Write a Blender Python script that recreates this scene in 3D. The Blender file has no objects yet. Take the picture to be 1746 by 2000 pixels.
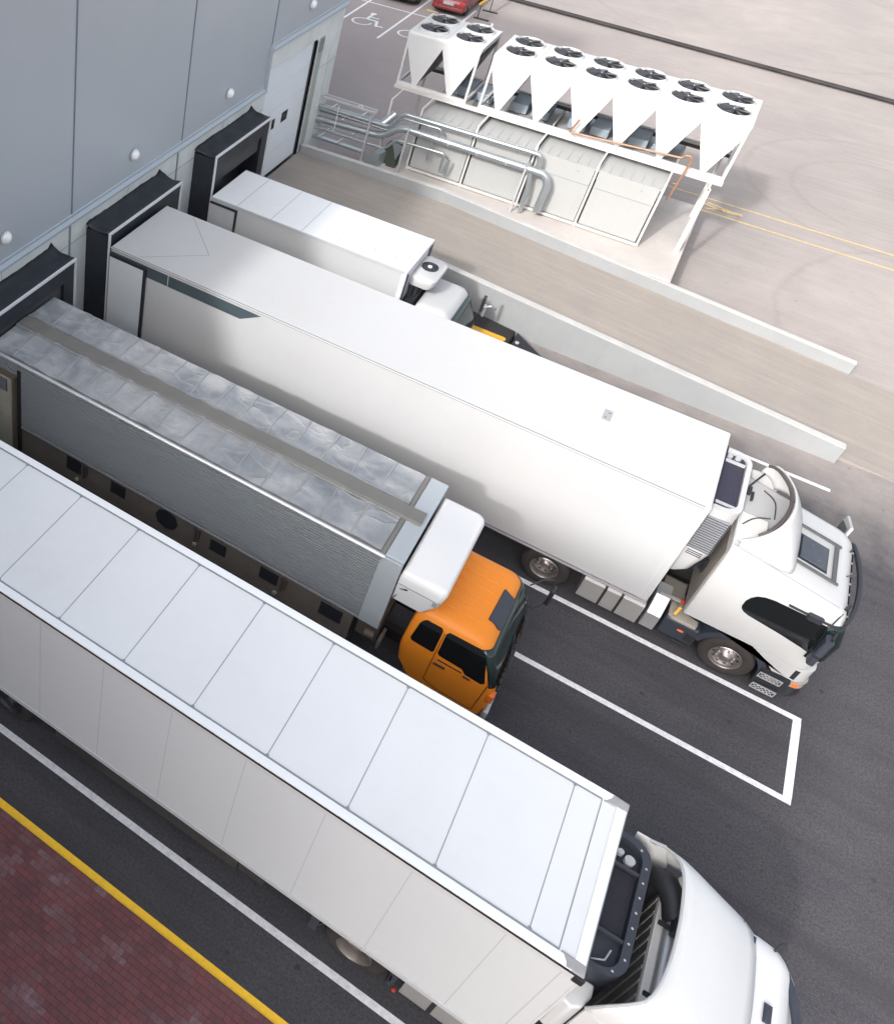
import bpy, bmesh, math, random
from mathutils import Vector, Matrix
R = math.radians
random.seed(7)
sc = bpy.context.scene
COL = sc.collection

# ------------------------------------------------------------------ camera
cd = bpy.data.cameras.new('camera')
cam = bpy.data.objects.new('camera', cd); COL.objects.link(cam)
cd.sensor_fit = 'VERTICAL'; cd.sensor_height = 36.0
cd.lens = 1812.879 / 2000 * 36
cd.shift_x = (873 - 233.69) / 2000
cd.shift_y = (682.69 - 1000) / 2000
cd.clip_end = 2000
cam.location = (12.0928, -6.7891, 16.863)
cam.rotation_euler = (0.8761, -0.0569, 0.6108)
sc.camera = cam

# ------------------------------------------------------------------ light
SUN_TRAVEL = Vector((0.35, 1.44, -1.0)).normalized()
sl = bpy.data.lights.new('sun', 'SUN'); sl.energy = 1.35; sl.angle = R(2.6); sl.color = (1.0, 0.97, 0.945)
sun = bpy.data.objects.new('sun', sl); COL.objects.link(sun)
sun.rotation_euler = SUN_TRAVEL.to_track_quat('-Z', 'Y').to_euler(); sun.location = (0, -30, 40)
w = bpy.data.worlds.new('World'); sc.world = w; w.use_nodes = True
nt = w.node_tree; nt.nodes.clear()
sky = nt.nodes.new('ShaderNodeTexSky'); sky.sky_type = 'NISHITA'; sky.sun_disc = False
sky.sun_elevation = R(34); sky.sun_rotation = R(193.7)
sky.air_density = 1.0; sky.dust_density = 6.0; sky.ozone_density = 1.0; sky.altitude = 100
hs = nt.nodes.new('ShaderNodeHueSaturation'); hs.inputs['Saturation'].default_value = 0.42
bg = nt.nodes.new('ShaderNodeBackground'); bg.inputs['Strength'].default_value = 0.15
wo = nt.nodes.new('ShaderNodeOutputWorld')
nt.links.new(sky.outputs[0], hs.inputs['Color']); nt.links.new(hs.outputs[0], bg.inputs['Color']); nt.links.new(bg.outputs[0], wo.inputs['Surface'])
sc.view_settings.view_transform = 'Standard'; sc.view_settings.look = 'None'
sc.view_settings.exposure = 1.28; sc.view_settings.gamma = 1.0
sc.cycles.use_denoising = True
sc.cycles.max_bounces = 8

# ------------------------------------------------------------------ materials
class N:
    """tiny node helper"""
    def __init__(s, name):
        s.m = bpy.data.materials.new(name); s.m.use_nodes = True
        s.t = s.m.node_tree; s.b = s.t.nodes['Principled BSDF']
        s.tc = s.t.nodes.new('ShaderNodeTexCoord')
    def n(s, typ, **k):
        x = s.t.nodes.new('ShaderNode' + typ)
        for a, v in k.items(): setattr(x, a, v)
        return x
    def l(s, a, b): s.t.links.new(a, b)
    def mapping(s, scale=(1, 1, 1), rot=(0, 0, 0), loc=(0, 0, 0), src=None):
        m = s.n('Mapping'); m.inputs['Scale'].default_value = scale; m.inputs['Rotation'].default_value = rot
        m.inputs['Location'].default_value = loc
        s.l(src or s.tc.outputs['Object'], m.inputs['Vector']); return m.outputs['Vector']
    def noise(s, scale, detail=4, rough=0.55, vec=None, dist=0.0):
        x = s.n('TexNoise'); x.inputs['Scale'].default_value = scale; x.inputs['Detail'].default_value = detail
        x.inputs['Roughness'].default_value = rough; x.inputs['Distortion'].default_value = dist
        s.l(vec or s.tc.outputs['Object'], x.inputs['Vector']); return x.outputs['Fac']
    def ramp(s, fac, stops):
        x = s.n('ValToRGB'); e = x.color_ramp.elements
        while len(e) < len(stops): e.new(0.5)
        for i, (p, c) in enumerate(stops):
            e[i].position = p; e[i].color = (c, c, c, 1) if isinstance(c, (int, float)) else (*c, 1)
        s.l(fac, x.inputs['Fac']); return x.outputs['Color']
    def mix(s, fac, a, b, typ='MIX'):
        x = s.n('MixRGB', blend_type=typ)
        for i, v in enumerate((fac, a, b)):
            if hasattr(v, 'links'): s.l(v, x.inputs[i])
            elif isinstance(v, (int, float)): x.inputs[i].default_value = v if i == 0 else (v, v, v, 1)
            else: x.inputs[i].default_value = (*v, 1)
        return x.outputs['Color']
    def math(s, op, a, b=0.0, clamp=False):
        x = s.n('Math', operation=op); x.use_clamp = clamp
        for i, v in enumerate((a, b)):
            if hasattr(v, 'links'): s.l(v, x.inputs[i])
            else: x.inputs[i].default_value = v
        return x.outputs[0]
    def bump(s, h, strength=0.3, dist=0.01):
        x = s.n('Bump'); x.inputs['Strength'].default_value = strength; x.inputs['Distance'].default_value = dist
        s.l(h, x.inputs['Height']); s.l(x.outputs['Normal'], s.b.inputs['Normal'])

def S(n, rough=0.5, metal=0.0, spec=0.5):
    n.b.inputs['Roughness'].default_value = rough; n.b.inputs['Metallic'].default_value = metal
    n.b.inputs['Specular IOR Level'].default_value = spec

def paint(name, col, rough=0.45, dirt=0.12, dcol=(0.25, 0.22, 0.19), metal=0.0, scale=0.6, spec=0.5, bump=0.0, streak=0.0):
    n = N(name); S(n, rough, metal, spec)
    a = n.noise(scale, 6, 0.6); b = n.noise(scale * 14, 5, 0.65)
    f = n.math('MULTIPLY', n.ramp(a, [(0.35, 0.0), (0.75, 1.0)]), n.ramp(b, [(0.3, 0.3), (0.8, 1.0)]))
    c = n.mix(n.math('MULTIPLY', f, dirt), col, dcol)
    if streak:
        v = n.mapping((9, 9, 0.5)); s_ = n.ramp(n.noise(1.0, 4, 0.6, v), [(0.5, 0.0), (0.75, 1.0)])
        c = n.mix(n.math('MULTIPLY', s_, streak), c, dcol)
    n.l(c, n.b.inputs['Base Color'])
    n.l(n.ramp(b, [(0.2, max(rough - 0.08, 0.03)), (0.8, min(rough + 0.12, 1))]), n.b.inputs['Roughness'])
    if bump: n.bump(a, bump, 0.02)
    return n.m

white_a = paint('white_paint_for_shade', (0.68, 0.685, 0.69), 0.38, 0.10)  # truck white, colour lightened to offset the shade on the near trucks
white = paint('white_paint_for_sun', (0.44, 0.445, 0.45), 0.38, 0.10)  # same truck white, colour darkened for the sunlit vehicles
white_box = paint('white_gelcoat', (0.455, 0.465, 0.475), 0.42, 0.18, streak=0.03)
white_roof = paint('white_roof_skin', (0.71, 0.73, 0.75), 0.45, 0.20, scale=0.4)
warm_roof = paint('white_roof_warm', (0.475, 0.48, 0.485), 0.5, 0.16, scale=0.4)
side_a = paint('trailer_side_white', (0.67, 0.69, 0.705), 0.5, 0.14, (0.40, 0.40, 0.40), streak=0.02)
seal_grey = paint('sealant_grey', (0.24, 0.26, 0.28), 0.7, 0.2)
trim_grey = paint('trim_light_grey', (0.55, 0.56, 0.58), 0.5, 0.2)
alu = paint('aluminium', (0.62, 0.63, 0.65), 0.38, 0.25, metal=0.7, scale=1.5)
alu_dull = paint('dull_aluminium', (0.36, 0.355, 0.35), 0.5, 0.5, (0.30, 0.29, 0.27), metal=0.35, scale=3)
chrome = paint('wheel_metal', (0.36, 0.33, 0.32), 0.35, 0.5, (0.15, 0.10, 0.08), metal=0.85, scale=3)
rim_dark = paint('worn_wheel_metal', (0.26, 0.23, 0.21), 0.4, 0.5, (0.07, 0.045, 0.035), metal=0.6, scale=3)
black = paint('black_plastic', (0.018, 0.02, 0.026), 0.45, 0.25, (0.06, 0.055, 0.05))
navy = paint('dark_blue_grey_plastic', (0.028, 0.034, 0.05), 0.5, 0.3, (0.09, 0.085, 0.08))
chassis_m = paint('chassis_black', (0.016, 0.015, 0.015), 0.7, 0.5, (0.05, 0.04, 0.035), scale=3)
rubber = paint('tyre_rubber', (0.022, 0.020, 0.020), 0.8, 0.6, (0.07, 0.055, 0.045), scale=4)
seal_fabric = paint('dock_seal_fabric', (0.015, 0.018, 0.026), 0.5, 0.35, (0.07, 0.075, 0.085), scale=2.5, bump=0.6)
orange = paint('orange_cab_paint', (0.72, 0.22, 0.012), 0.5, 0.22, (0.5, 0.16, 0.02), scale=1.4)
glass = paint('dark_glass', (0.006, 0.007, 0.008), 0.08, 0.3, (0.02, 0.02, 0.02), spec=0.6)
green_glass = paint('green_tinted_glass', (0.009, 0.022, 0.021), 0.1, 0.4, (0.05, 0.08, 0.07), spec=0.7, scale=2)
amber = paint('amber_lens', (0.75, 0.16, 0.02), 0.25, 0.1)
red_m = paint('red_plastic', (0.5, 0.03, 0.02), 0.3, 0.1)
yellow_m = paint('yellow_plastic', (0.62, 0.33, 0.02), 0.45, 0.2)
copper = paint('copper_pipe', (0.27, 0.135, 0.075), 0.45, 0.4, (0.75, 0.55, 0.45), metal=0.3, scale=4)
duct = paint('insulated_duct', (0.40, 0.44, 0.46), 0.34, 0.3, (0.35, 0.38, 0.40), metal=0.75, scale=2)
galv = paint('galvanised_steel', (0.42, 0.43, 0.45), 0.45, 0.35, (0.4, 0.4, 0.4), metal=0.2, scale=4)
steel_white = paint('white_steel_frame', (0.55, 0.53, 0.51), 0.5, 0.3, (0.4, 0.36, 0.32), scale=3)
unit_white = paint('condenser_white', (0.54, 0.545, 0.55), 0.5, 0.10, (0.45, 0.44, 0.42), scale=1.5)
coil_m = paint('coil_fins', (0.10, 0.10, 0.10), 0.6, 0.3, scale=6)
cab_panel = paint('cabinet_panel', (0.345, 0.352, 0.35), 0.55, 0.3, (0.27, 0.265, 0.25), scale=0.9, streak=0.12)
cream = paint('cream_panel', (0.42, 0.40, 0.33), 0.6, 0.4, (0.16, 0.14, 0.11), scale=1.6, streak=0.3)
skirt_m = paint('brown_grey_skirt', (0.15, 0.13, 0.11), 0.7, 0.6, (0.07, 0.06, 0.05), scale=1.6, streak=0.2)
car_red = paint('dark_red_car_paint', (0.20, 0.025, 0.03), 0.25, 0.2, (0.3, 0.2, 0.2))
car_black = paint('black_car_paint', (0.02, 0.02, 0.022), 0.25, 0.2)
line_white = None

def marking(name, col, wear=0.5):
    n = N(name); S(n, 0.75)
    a = n.noise(9, 6, 0.7); b = n.noise(70, 3, 0.7)
    f = n.math('MULTIPLY', n.ramp(a, [(0.40, 0.0), (0.62, 1.0)]), n.ramp(b, [(0.38, 0.0), (0.56, 1.0)]))
    n.l(n.mix(n.math('MULTIPLY', f, wear), col, (0.10, 0.095, 0.1)), n.b.inputs['Base Color'])
    n.bump(b, 0.3, 0.004); return n.m
line_white = marking('road_paint_white', (0.76, 0.76, 0.78), 0.38)
line_yellow = marking('road_paint_yellow', (0.95, 0.56, 0.025), 0.2)
line_pale = marking('road_paint_pale_yellow', (0.62, 0.45, 0.20), 0.5)

def concrete(name, col, dark, scale=1.2, rough=0.85, panel=0.0):
    n = N(name); S(n, rough)
    a = n.noise(scale, 8, 0.65); b = n.noise(scale * 22, 6, 0.7)
    v = n.mapping((5, 5, 0.7)); st = n.noise(1.4, 5, 0.65, v)
    c = n.mix(n.ramp(a, [(0.3, 0.0), (0.75, 1.0)]), col, dark)
    c = n.mix(n.math('MULTIPLY', n.ramp(st, [(0.45, 0.0), (0.8, 1.0)]), 0.45), c, dark)
    c = n.mix(n.math('MULTIPLY', b, 0.22), c, tuple(x * 0.55 for x in col))
    n.l(c, n.b.inputs['Base Color']); n.bump(b, 0.35, 0.01); return n.m
conc_wall = concrete('concrete_base', (0.74, 0.77, 0.76), (0.56, 0.59, 0.57))
conc_low = concrete('concrete_pale', (0.30, 0.31, 0.315), (0.25, 0.26, 0.27), 0.7)
conc_cap = concrete('concrete_cap', (0.50, 0.495, 0.485), (0.38, 0.38, 0.37), 1.6)
conc_slab = concrete('concrete_slab', (0.50, 0.465, 0.44), (0.38, 0.35, 0.33), 0.8)
facade_m = concrete('office_render', (0.78, 0.78, 0.77), (0.70, 0.70, 0.69), 0.3)

# main yard ground: dark asphalt court that turns into pale dusty paving
def ground_mat():
    n = N('yard_ground'); S(n, 0.88)
    sep = n.n('SeparateXYZ'); n.l(n.tc.outputs['Object'], sep.inputs[0])
    big = n.noise(0.13, 6, 0.6); mid = n.noise(0.9, 7, 0.62); fine = n.noise(20, 6, 0.85); grit = n.noise(48, 2, 0.8)
    vs = n.mapping((0.25, 2.4, 1)); streak = n.noise(1.6, 6, 0.65, vs)
    vs2 = n.mapping((0.18, 5.0, 1), rot=(0, 0, R(-4))); streak2 = n.noise(1.1, 5, 0.6, vs2)
    asp = n.mix(n.ramp(mid, [(0.3, 0.0), (0.7, 1.0)]), (0.047, 0.046, 0.054), (0.075, 0.071, 0.079))
    asp = n.mix(n.math('MULTIPLY', n.ramp(streak, [(0.42, 0.0), (0.68, 1.0)]), 0.55), asp, (0.082, 0.077, 0.076))
    asp = n.mix(n.math('MULTIPLY', n.ramp(fine, [(0.44, 0.0), (0.56, 1.0)]), 0.7), asp, (0.029, 0.028, 0.034))
    asp = n.mix(n.math('MULTIPLY', n.ramp(grit, [(0.58, 0.0), (0.68, 1.0)]), 0.55), asp, (0.17, 0.165, 0.17))
    # darker rolled lanes and old repair seams along the bays
    lane = n.noise(0.9, 5, 0.6, n.mapping((0.10, 1.1, 1), loc=(3.0, 1.0, 0)))
    asp = n.mix(n.math('MULTIPLY', n.ramp(lane, [(0.48, 0.0), (0.62, 1.0)]), 0.5), asp, (0.034, 0.033, 0.038))
    # oil drips and gum: small dark marks
    vor = n.n('TexVoronoi'); vor.inputs['Scale'].default_value = 1.7; n.l(n.tc.outputs['Object'], vor.inputs['Vector'])
    spots = n.ramp(vor.outputs['Distance'], [(0.0, 1.0), (0.06, 0.9), (0.10, 0.0)])
    spots = n.math('MULTIPLY', spots, n.ramp(n.noise(3.1, 2), [(0.40, 0.0), (0.52, 1.0)]))
    asp = n.mix(n.math('MULTIPLY', spots, 0.7), asp, (0.022, 0.021, 0.024))
    vor2 = n.n('TexVoronoi'); vor2.inputs['Scale'].default_value = 5.5; n.l(n.tc.outputs['Object'], vor2.inputs['Vector'])
    dots = n.math('MULTIPLY', n.ramp(vor2.outputs['Distance'], [(0.0, 1.0), (0.08, 0.8), (0.14, 0.0)]), n.ramp(n.noise(2.3, 3), [(0.42, 0.0), (0.6, 1.0)]))
    asp = n.mix(n.math('MULTIPLY', dots, 0.65), asp, (0.026, 0.025, 0.029))
    pale = n.mix(n.ramp(big, [(0.3, 0.0), (0.7, 1.0)]), (0.355, 0.318, 0.298), (0.245, 0.226, 0.218))
    pale = n.mix(n.math('MULTIPLY', n.ramp(mid, [(0.35, 0.0), (0.75, 1.0)]), 0.45), pale, (0.23, 0.20, 0.185))
    pale = n.mix(n.math('MULTIPLY', n.ramp(streak2, [(0.5, 0.0), (0.72, 1.0)]), 0.35), pale, (0.41, 0.365, 0.335))
    pale = n.mix(n.math('MULTIPLY', n.ramp(fine, [(0.46, 0.0), (0.62, 1.0)]), 0.35), pale, (0.17, 0.15, 0.14))
    spots2 = n.math('MULTIPLY', spots, 0.35)
    pale = n.mix(spots2, pale, (0.12, 0.105, 0.10))
    # faint curved tyre marks
    for cx, cy, r0 in ((19.5, 36.5, 5.2), (19.3, 36.2, 3.3), (24.0, 26.0, 7.5), (12.0, 58.0, 9.0)):
        dx = n.math('SUBTRACT', sep.outputs['X'], cx); dy = n.math('SUBTRACT', sep.outputs['Y'], cy)
        rr = n.math('SQRT', n.math('ADD', n.math('MULTIPLY', dx, dx), n.math('MULTIPLY', dy, dy)))
        rr = n.math('ADD', rr, n.math('MULTIPLY', n.math('SUBTRACT', mid, 0.5), 0.5))
        ring = n.math('SUBTRACT', 1.0, n.math('MULTIPLY', n.math('ABSOLUTE', n.math('SUBTRACT', rr, r0)), 6.0), clamp=True)
        pale = n.mix(n.math('MULTIPLY', n.math('MULTIPLY', ring, n.ramp(fine, [(0.35, 0.0), (0.7, 1.0)])), 0.5), pale, (0.16, 0.14, 0.13))
    # border between the two pavings, ragged with dust
    edge = n.math('ADD', sep.outputs['Y'], n.math('MULTIPLY', n.math('SUBTRACT', mid, 0.5), 5.0))
    edge = n.math('ADD', edge, n.math('MULTIPLY', n.math('SUBTRACT', fine, 0.5), 1.6))
    f1 = n.n('MapRange'); f1.inputs['From Min'].default_value = 14.6; f1.inputs['From Max'].default_value = 19.6
    n.l(edge, f1.inputs['Value'])
    # the parking court behind the building is greyer
    park = n.n('MapRange'); park.inputs['From Min'].default_value = 7.5; park.inputs['From Max'].default_value = 5.0
    n.l(sep.outputs['X'], park.inputs['Value'])
    gate = n.n('MapRange'); gate.inputs['From Min'].default_value = 47.5; gate.inputs['From Max'].default_value = 45.5
    n.l(sep.outputs['Y'], gate.inputs['Value'])
    pk = n.math('MULTIPLY', n.math('MULTIPLY', park.outputs[0], gate.outputs[0]), 0.75)
    pale = n.mix(pk, pale, n.mix(n.ramp(mid, [(0.3, 0.0), (0.7, 1.0)]), (0.27, 0.235, 0.23), (0.31, 0.27, 0.26)))
    c = n.mix(f1.outputs[0], asp, pale)
    n.l(c, n.b.inputs['Base Color'])
    n.bump(n.math('ADD', fine, n.math('MULTIPLY', grit, 0.5)), 0.5, 0.012)
    return n.m
ground_m = ground_mat()

def ramp_mat():
    n = N('ramp_paving'); S(n, 0.88)
    mid = n.noise(0.8, 7, 0.62); fine = n.noise(24, 5, 0.75)
    st = n.noise(1.5, 6, 0.65, n.mapping((0.22, 3.6, 1), rot=(0, 0, R(-2))))
    c = n.mix(n.ramp(mid, [(0.3, 0.0), (0.7, 1.0)]), (0.295, 0.265, 0.235), (0.25, 0.228, 0.208))
    c = n.mix(n.math('MULTIPLY', n.ramp(st, [(0.45, 0.0), (0.75, 1.0)]), 0.5), c, (0.37, 0.33, 0.29))
    c = n.mix(n.math('MULTIPLY', n.ramp(fine, [(0.4, 0.0), (0.8, 1.0)]), 0.4), c, (0.16, 0.135, 0.115))
    n.l(c, n.b.inputs['Base Color']); n.bump(fine, 0.5, 0.012); return n.m
ramp_m = ramp_mat()

def brick_mat():
    n = N('brick_paving'); S(n, 0.85)
    br = n.n('TexBrick'); n.l(n.mapping((1, 1, 1)), br.inputs['Vector'])
    br.inputs['Scale'].default_value = 1.0; br.inputs['Brick Width'].default_value = 0.205; br.inputs['Row Height'].default_value = 0.105
    br.inputs['Mortar Size'].default_value = 0.005; br.inputs['Mortar Smooth'].default_value = 0.3; br.inputs['Bias'].default_value = 0.0
    br.inputs['Color1'].default_value = (0.20, 0.060, 0.062, 1); br.inputs['Color2'].default_value = (0.155, 0.058, 0.062, 1)
    br.inputs['Mortar'].default_value = (0.062, 0.045, 0.045, 1)
    # per-brick tone: quantised noise
    f = n.noise(2.0, 6, 0.7); f2 = n.noise(0.7, 5, 0.6)
    sp = n.n('SeparateXYZ'); n.l(n.tc.outputs['Object'], sp.inputs[0])
    row = n.math('FLOOR', n.math('DIVIDE', sp.outputs['Y'], 0.105))
    xo = n.math('ADD', n.math('DIVIDE', sp.outputs['X'], 0.205), n.math('MULTIPLY', n.math('PINGPONG', row, 1.0), 0.5))
    cb_ = n.n('CombineXYZ'); n.l(n.math('MULTIPLY', n.math('FLOOR', xo), 0.205), cb_.inputs[0]); n.l(n.math('MULTIPLY', row, 0.105), cb_.inputs[1])
    qn = n.noise(1.3, 4, 0.65, cb_.outputs[0]); qh = n.n('TexWhiteNoise'); n.l(cb_.outputs[0], qh.inputs['Vector'])
    white_ = n.math('MULTIPLY', n.ramp(qn, [(0.50, 0.0), (0.66, 1.0)]), n.ramp(qh.outputs['Value'], [(0.25, 0.15), (0.8, 1.0)]))
    white_ = n.math('MULTIPLY', white_, n.ramp(n.noise(14, 4, 0.7), [(0.30, 0.25), (0.62, 1.0)]))
    vq = n.n('TexVoronoi'); vq.inputs['Scale'].default_value = 1.0; n.l(n.mapping((4.9, 9.5, 1)), vq.inputs['Vector'])
    vs_ = n.n('SeparateColor'); n.l(vq.outputs['Color'], vs_.inputs[0])
    c = n.mix(n.math('MULTIPLY', qh.outputs['Value'], 0.5), br.outputs['Color'], (0.075, 0.042, 0.048))
    wf = n.math('MULTIPLY', white_, 1.0)
    c = n.mix(n.math('MULTIPLY', wf, 0.55), c, (0.33, 0.27, 0.29))
    g = n.noise(45, 4, 0.7)
    c = n.mix(n.math('MULTIPLY', n.ramp(g, [(0.45, 0), (0.8, 1)]), 0.35), c, (0.03, 0.022, 0.022))
    n.l(c, n.b.inputs['Base Color'])
    n.bump(n.math('SUBTRACT', n.math('MULTIPLY', g, 0.25), br.outputs['Fac']), 0.8, 0.006); return n.m
brick_m = brick_mat()

def cladding_mat():
    n = N('cladding_sheet'); S(n, 0.38, 0.15)
    a = n.noise(0.35, 4, 0.5); b = n.noise(2.2, 5, 0.6)
    c = n.mix(n.ramp(a, [(0.3, 0.0), (0.7, 1.0)]), (0.39, 0.43, 0.465), (0.415, 0.445, 0.49))
    c = n.mix(n.math('MULTIPLY', n.ramp(b, [(0.4, 0), (0.75, 1)]), 0.18), c, (0.36, 0.42, 0.46))
    n.l(c, n.b.inputs['Base Color']); n.bump(a, 0.12, 0.05); return n.m
clad_m = cladding_mat()
flash_m = paint('flashing', (0.36, 0.41, 0.455), 0.45, 0.25, (0.30, 0.34, 0.38), metal=0.1, scale=2)

def tarp_mat():
    n = N('roof_tarpaulin'); S(n, 0.42)
    a = n.noise(0.55, 3, 0.5, dist=1.5); b = n.noise(1.5, 2, 0.4, n.mapping((0.8, 1.5, 1), rot=(0, 0, R(20))), dist=0.7); c3 = n.noise(7.0, 5, 0.6, dist=0.6)
    c = n.mix(n.ramp(a, [(0.38, 0.0), (0.60, 1.0)]), (0.20, 0.22, 0.24), (0.36, 0.365, 0.375))
    vein = n.ramp(b, [(0.38, 0.0), (0.47, 0.9), (0.50, 0.45), (0.62, 0.0)])
    vein2 = n.ramp(n.noise(2.1, 2, 0.4, n.mapping((1, 1, 1), loc=(5.2, 3.1, 0)), dist=0.8), [(0.44, 0.0), (0.50, 0.8), (0.57, 0.0)])
    c = n.mix(n.math('MULTIPLY', vein, 0.36), c, (0.50, 0.50, 0.51))
    c = n.mix(n.math('MULTIPLY', vein2, 0.16), c, (0.48, 0.47, 0.48))
    c = n.mix(n.math('MULTIPLY', n.ramp(c3, [(0.4, 0.0), (0.75, 1.0)]), 0.25), c, (0.13, 0.14, 0.15))
    n.l(c, n.b.inputs['Base Color']); n.bump(n.math('ADD', n.math('MULTIPLY', vein, 0.5), b), 0.6, 0.06); return n.m
tarp_m = tarp_mat()
strip_m = paint('tarp_ridge_strip', (0.17, 0.165, 0.155), 0.6, 0.5, (0.09, 0.088, 0.085), scale=2.0)
corr_m = paint('corrugated_aluminium', (0.25, 0.275, 0.295), 0.5, 0.35, (0.26, 0.26, 0.26), metal=0.1, scale=1.2, streak=0.1)

# ------------------------------------------------------------------ mesh helpers
WL = {}
class M:
    def __init__(s): s.v = []; s.f = []
    def add(s, vs, fs):
        o = len(s.v); s.v += [tuple(x) for x in vs]; s.f += [tuple(i + o for i in f) for f in fs]; return s
    def box(s, x0, x1, y0, y1, z0, z1):
        return s.add([(x0,y0,z0),(x1,y0,z0),(x1,y1,z0),(x0,y1,z0),(x0,y0,z1),(x1,y0,z1),(x1,y1,z1),(x0,y1,z1)],
                     [(0,3,2,1),(4,5,6,7),(0,1,5,4),(1,2,6,5),(2,3,7,6),(3,0,4,7)])
    def hexa(s, b, t):   # 4 bottom points, 4 top points (same winding, ccw seen from above)
        return s.add(list(b) + list(t), [(0,3,2,1),(4,5,6,7),(0,1,5,4),(1,2,6,5),(2,3,7,6),(3,0,4,7)])
    def prism(s, poly, ax, a, b):
        """extrude a polygon given in the other two axes along ax from a to b"""
        def P(u, v, w): return {0: (w, u, v), 1: (u, w, v), 2: (u, v, w)}[ax]
        n = len(poly)
        vs = [P(u, v, a) for u, v in poly] + [P(u, v, b) for u, v in poly]
        fs = [tuple(range(n - 1, -1, -1)), tuple(range(n, 2 * n))]
        fs += [(i, (i + 1) % n, n + (i + 1) % n, n + i) for i in range(n)]
        return s.add(vs, fs)
    def loft(s, rings, cap=True, closed=True):
        n = len(rings[0]); o = len(s.v)
        for r in rings: s.v += [tuple(p) for p in r]
        for k in range(len(rings) - 1):
            for i in range(n if closed else n - 1):
                j = (i + 1) % n
                s.f.append((o + k * n + i, o + k * n + j, o + (k + 1) * n + j, o + (k + 1) * n + i))
        if cap and closed:
            s.f.append(tuple(o + i for i in range(n - 1, -1, -1))); s.f.append(tuple(o + (len(rings) - 1) * n + i for i in range(n)))
        return s
    def tube(s, pts, r, seg=10, cap=True):
        pts = [Vector(p) for p in pts]; rings = []
        up = Vector((0.123, 0.21, 0.97))
        for i, p in enumerate(pts):
            if i == 0: d = pts[1] - p
            elif i == len(pts) - 1: d = p - pts[i - 1]
            else: d = (pts[i + 1] - p).normalized() + (p - pts[i - 1]).normalized()
            d.normalize(); a = d.cross(up)
            if a.length < 0.05: a = d.cross(Vector((1, 0, 0)))
            a.normalize(); b = d.cross(a)
            rr = r[i] if isinstance(r, (list, tuple)) else r
            rings.append([p + a * math.cos(2 * math.pi * k / seg) * rr + b * math.sin(2 * math.pi * k / seg) * rr for k in range(seg)])
        return s.loft(rings, cap)
    def bar(s, p, q, wx, wy=None):
        """square bar between two points"""
        p = Vector(p); q = Vector(q); wy = wy or wx; d = (q - p).normalized()
        a = d.cross(Vector((0, 0, 1)))
        if a.length < 0.1: a = Vector((1, 0, 0))
        a.normalize(); b = d.cross(a).normalized()
        o = [(-1, -1), (1, -1), (1, 1), (-1, 1)]
        return s.loft([[c + a * u * wx / 2 + b * v * wy / 2 for u, v in o] for c in (p, q)])
    def lathe(s, prof, c, ax=1, seg=32, a0=0.0, a1=None):
        """prof: (radius, offset along axis); c centre"""
        full = a1 is None; n = seg if full else seg + 1; a1 = a1 if a1 is not None else 2 * math.pi
        o = len(s.v); cx, cy, cz = c
        for r, h in prof:
            for k in range(n):
                t = a0 + (a1 - a0) * k / seg; u, v = r * math.cos(t), r * math.sin(t)
                s.v.append({0: (cx + h, cy + u, cz + v), 1: (cx + u, cy + h, cz + v), 2: (cx + u, cy + v, cz + h)}[ax])
        for j in range(len(prof) - 1):
            for k in range(seg):
                l = (k + 1) % n
                s.f.append((o + j * n + k, o + j * n + l, o + (j + 1) * n + l, o + (j + 1) * n + k))
        return s

def mesh_obj(name, m, mat, parent=None, bevel=0.0, smooth=True, angle=35, seg=2, label=None, solid=0.0, subsurf=0):
    me = bpy.data.meshes.new(name)
    off = WL.get(parent.name, Vector((0, 0, 0))) if parent else Vector((0, 0, 0))
    me.from_pydata([tuple(Vector(v) - off) for v in m.v], [], m.f)
    bm = bmesh.new(); bm.from_mesh(me); bmesh.ops.remove_doubles(bm, verts=bm.verts, dist=1e-5)
    bmesh.ops.recalc_face_normals(bm, faces=bm.faces); bm.to_mesh(me); bm.free()
    if mat: me.materials.append(mat)
    o = bpy.data.objects.new(name, me); COL.objects.link(o)
    if parent: o.parent = parent; WL[o.name] = off
    if smooth:
        me.shade_smooth(); me.set_sharp_from_angle(angle=R(angle))
    if solid:
        k = o.modifiers.new('solid', 'SOLIDIFY'); k.thickness = solid; k.offset = 0
    if subsurf:
        k = o.modifiers.new('sub', 'SUBSURF'); k.levels = subsurf; k.render_levels = subsurf
    if bevel:
        k = o.modifiers.new('bevel', 'BEVEL'); k.width = bevel; k.segments = seg; k.limit_method = 'ANGLE'; k.angle_limit = R(40)
        k.harden_normals = False
    if label: o['label'] = label
    return o
part = mesh_obj

def split_parts(name, m, mat, parent=None, **k):
    """one object for each separate piece of m"""
    par = list(range(len(m.v)))
    def find(i):
        while par[i] != i: par[i] = par[par[i]]; i = par[i]
        return i
    for f in m.f:
        r0 = find(f[0])
        for i in f[1:]: par[find(i)] = r0
    comp = {}
    for f in m.f: comp.setdefault(find(f[0]), []).append(f)
    out = []
    for fs in comp.values():
        ids = sorted({i for f in fs for i in f}); mp = {i: j for j, i in enumerate(ids)}
        q = M(); q.v = [m.v[i] for i in ids]; q.f = [tuple(mp[i] for i in f) for f in fs]
        out.append(mesh_obj(name, q, mat, parent, **k))
    return out

def thing(name, loc, label, cat, group=None):
    e = bpy.data.objects.new(name, None); COL.objects.link(e); e.location = loc; e.empty_display_size = 0.3
    WL[e.name] = Vector(loc); e['label'] = label; e['category'] = cat
    if group: e['group'] = group
    return e
def solo(o, label, cat, group=None):
    o['label'] = label; o['category'] = cat
    if group: o['group'] = group
    return o
def structure(name, m, mat, **k):
    o = mesh_obj(name, m, mat, **k); o['kind'] = 'structure'; return o

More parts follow.
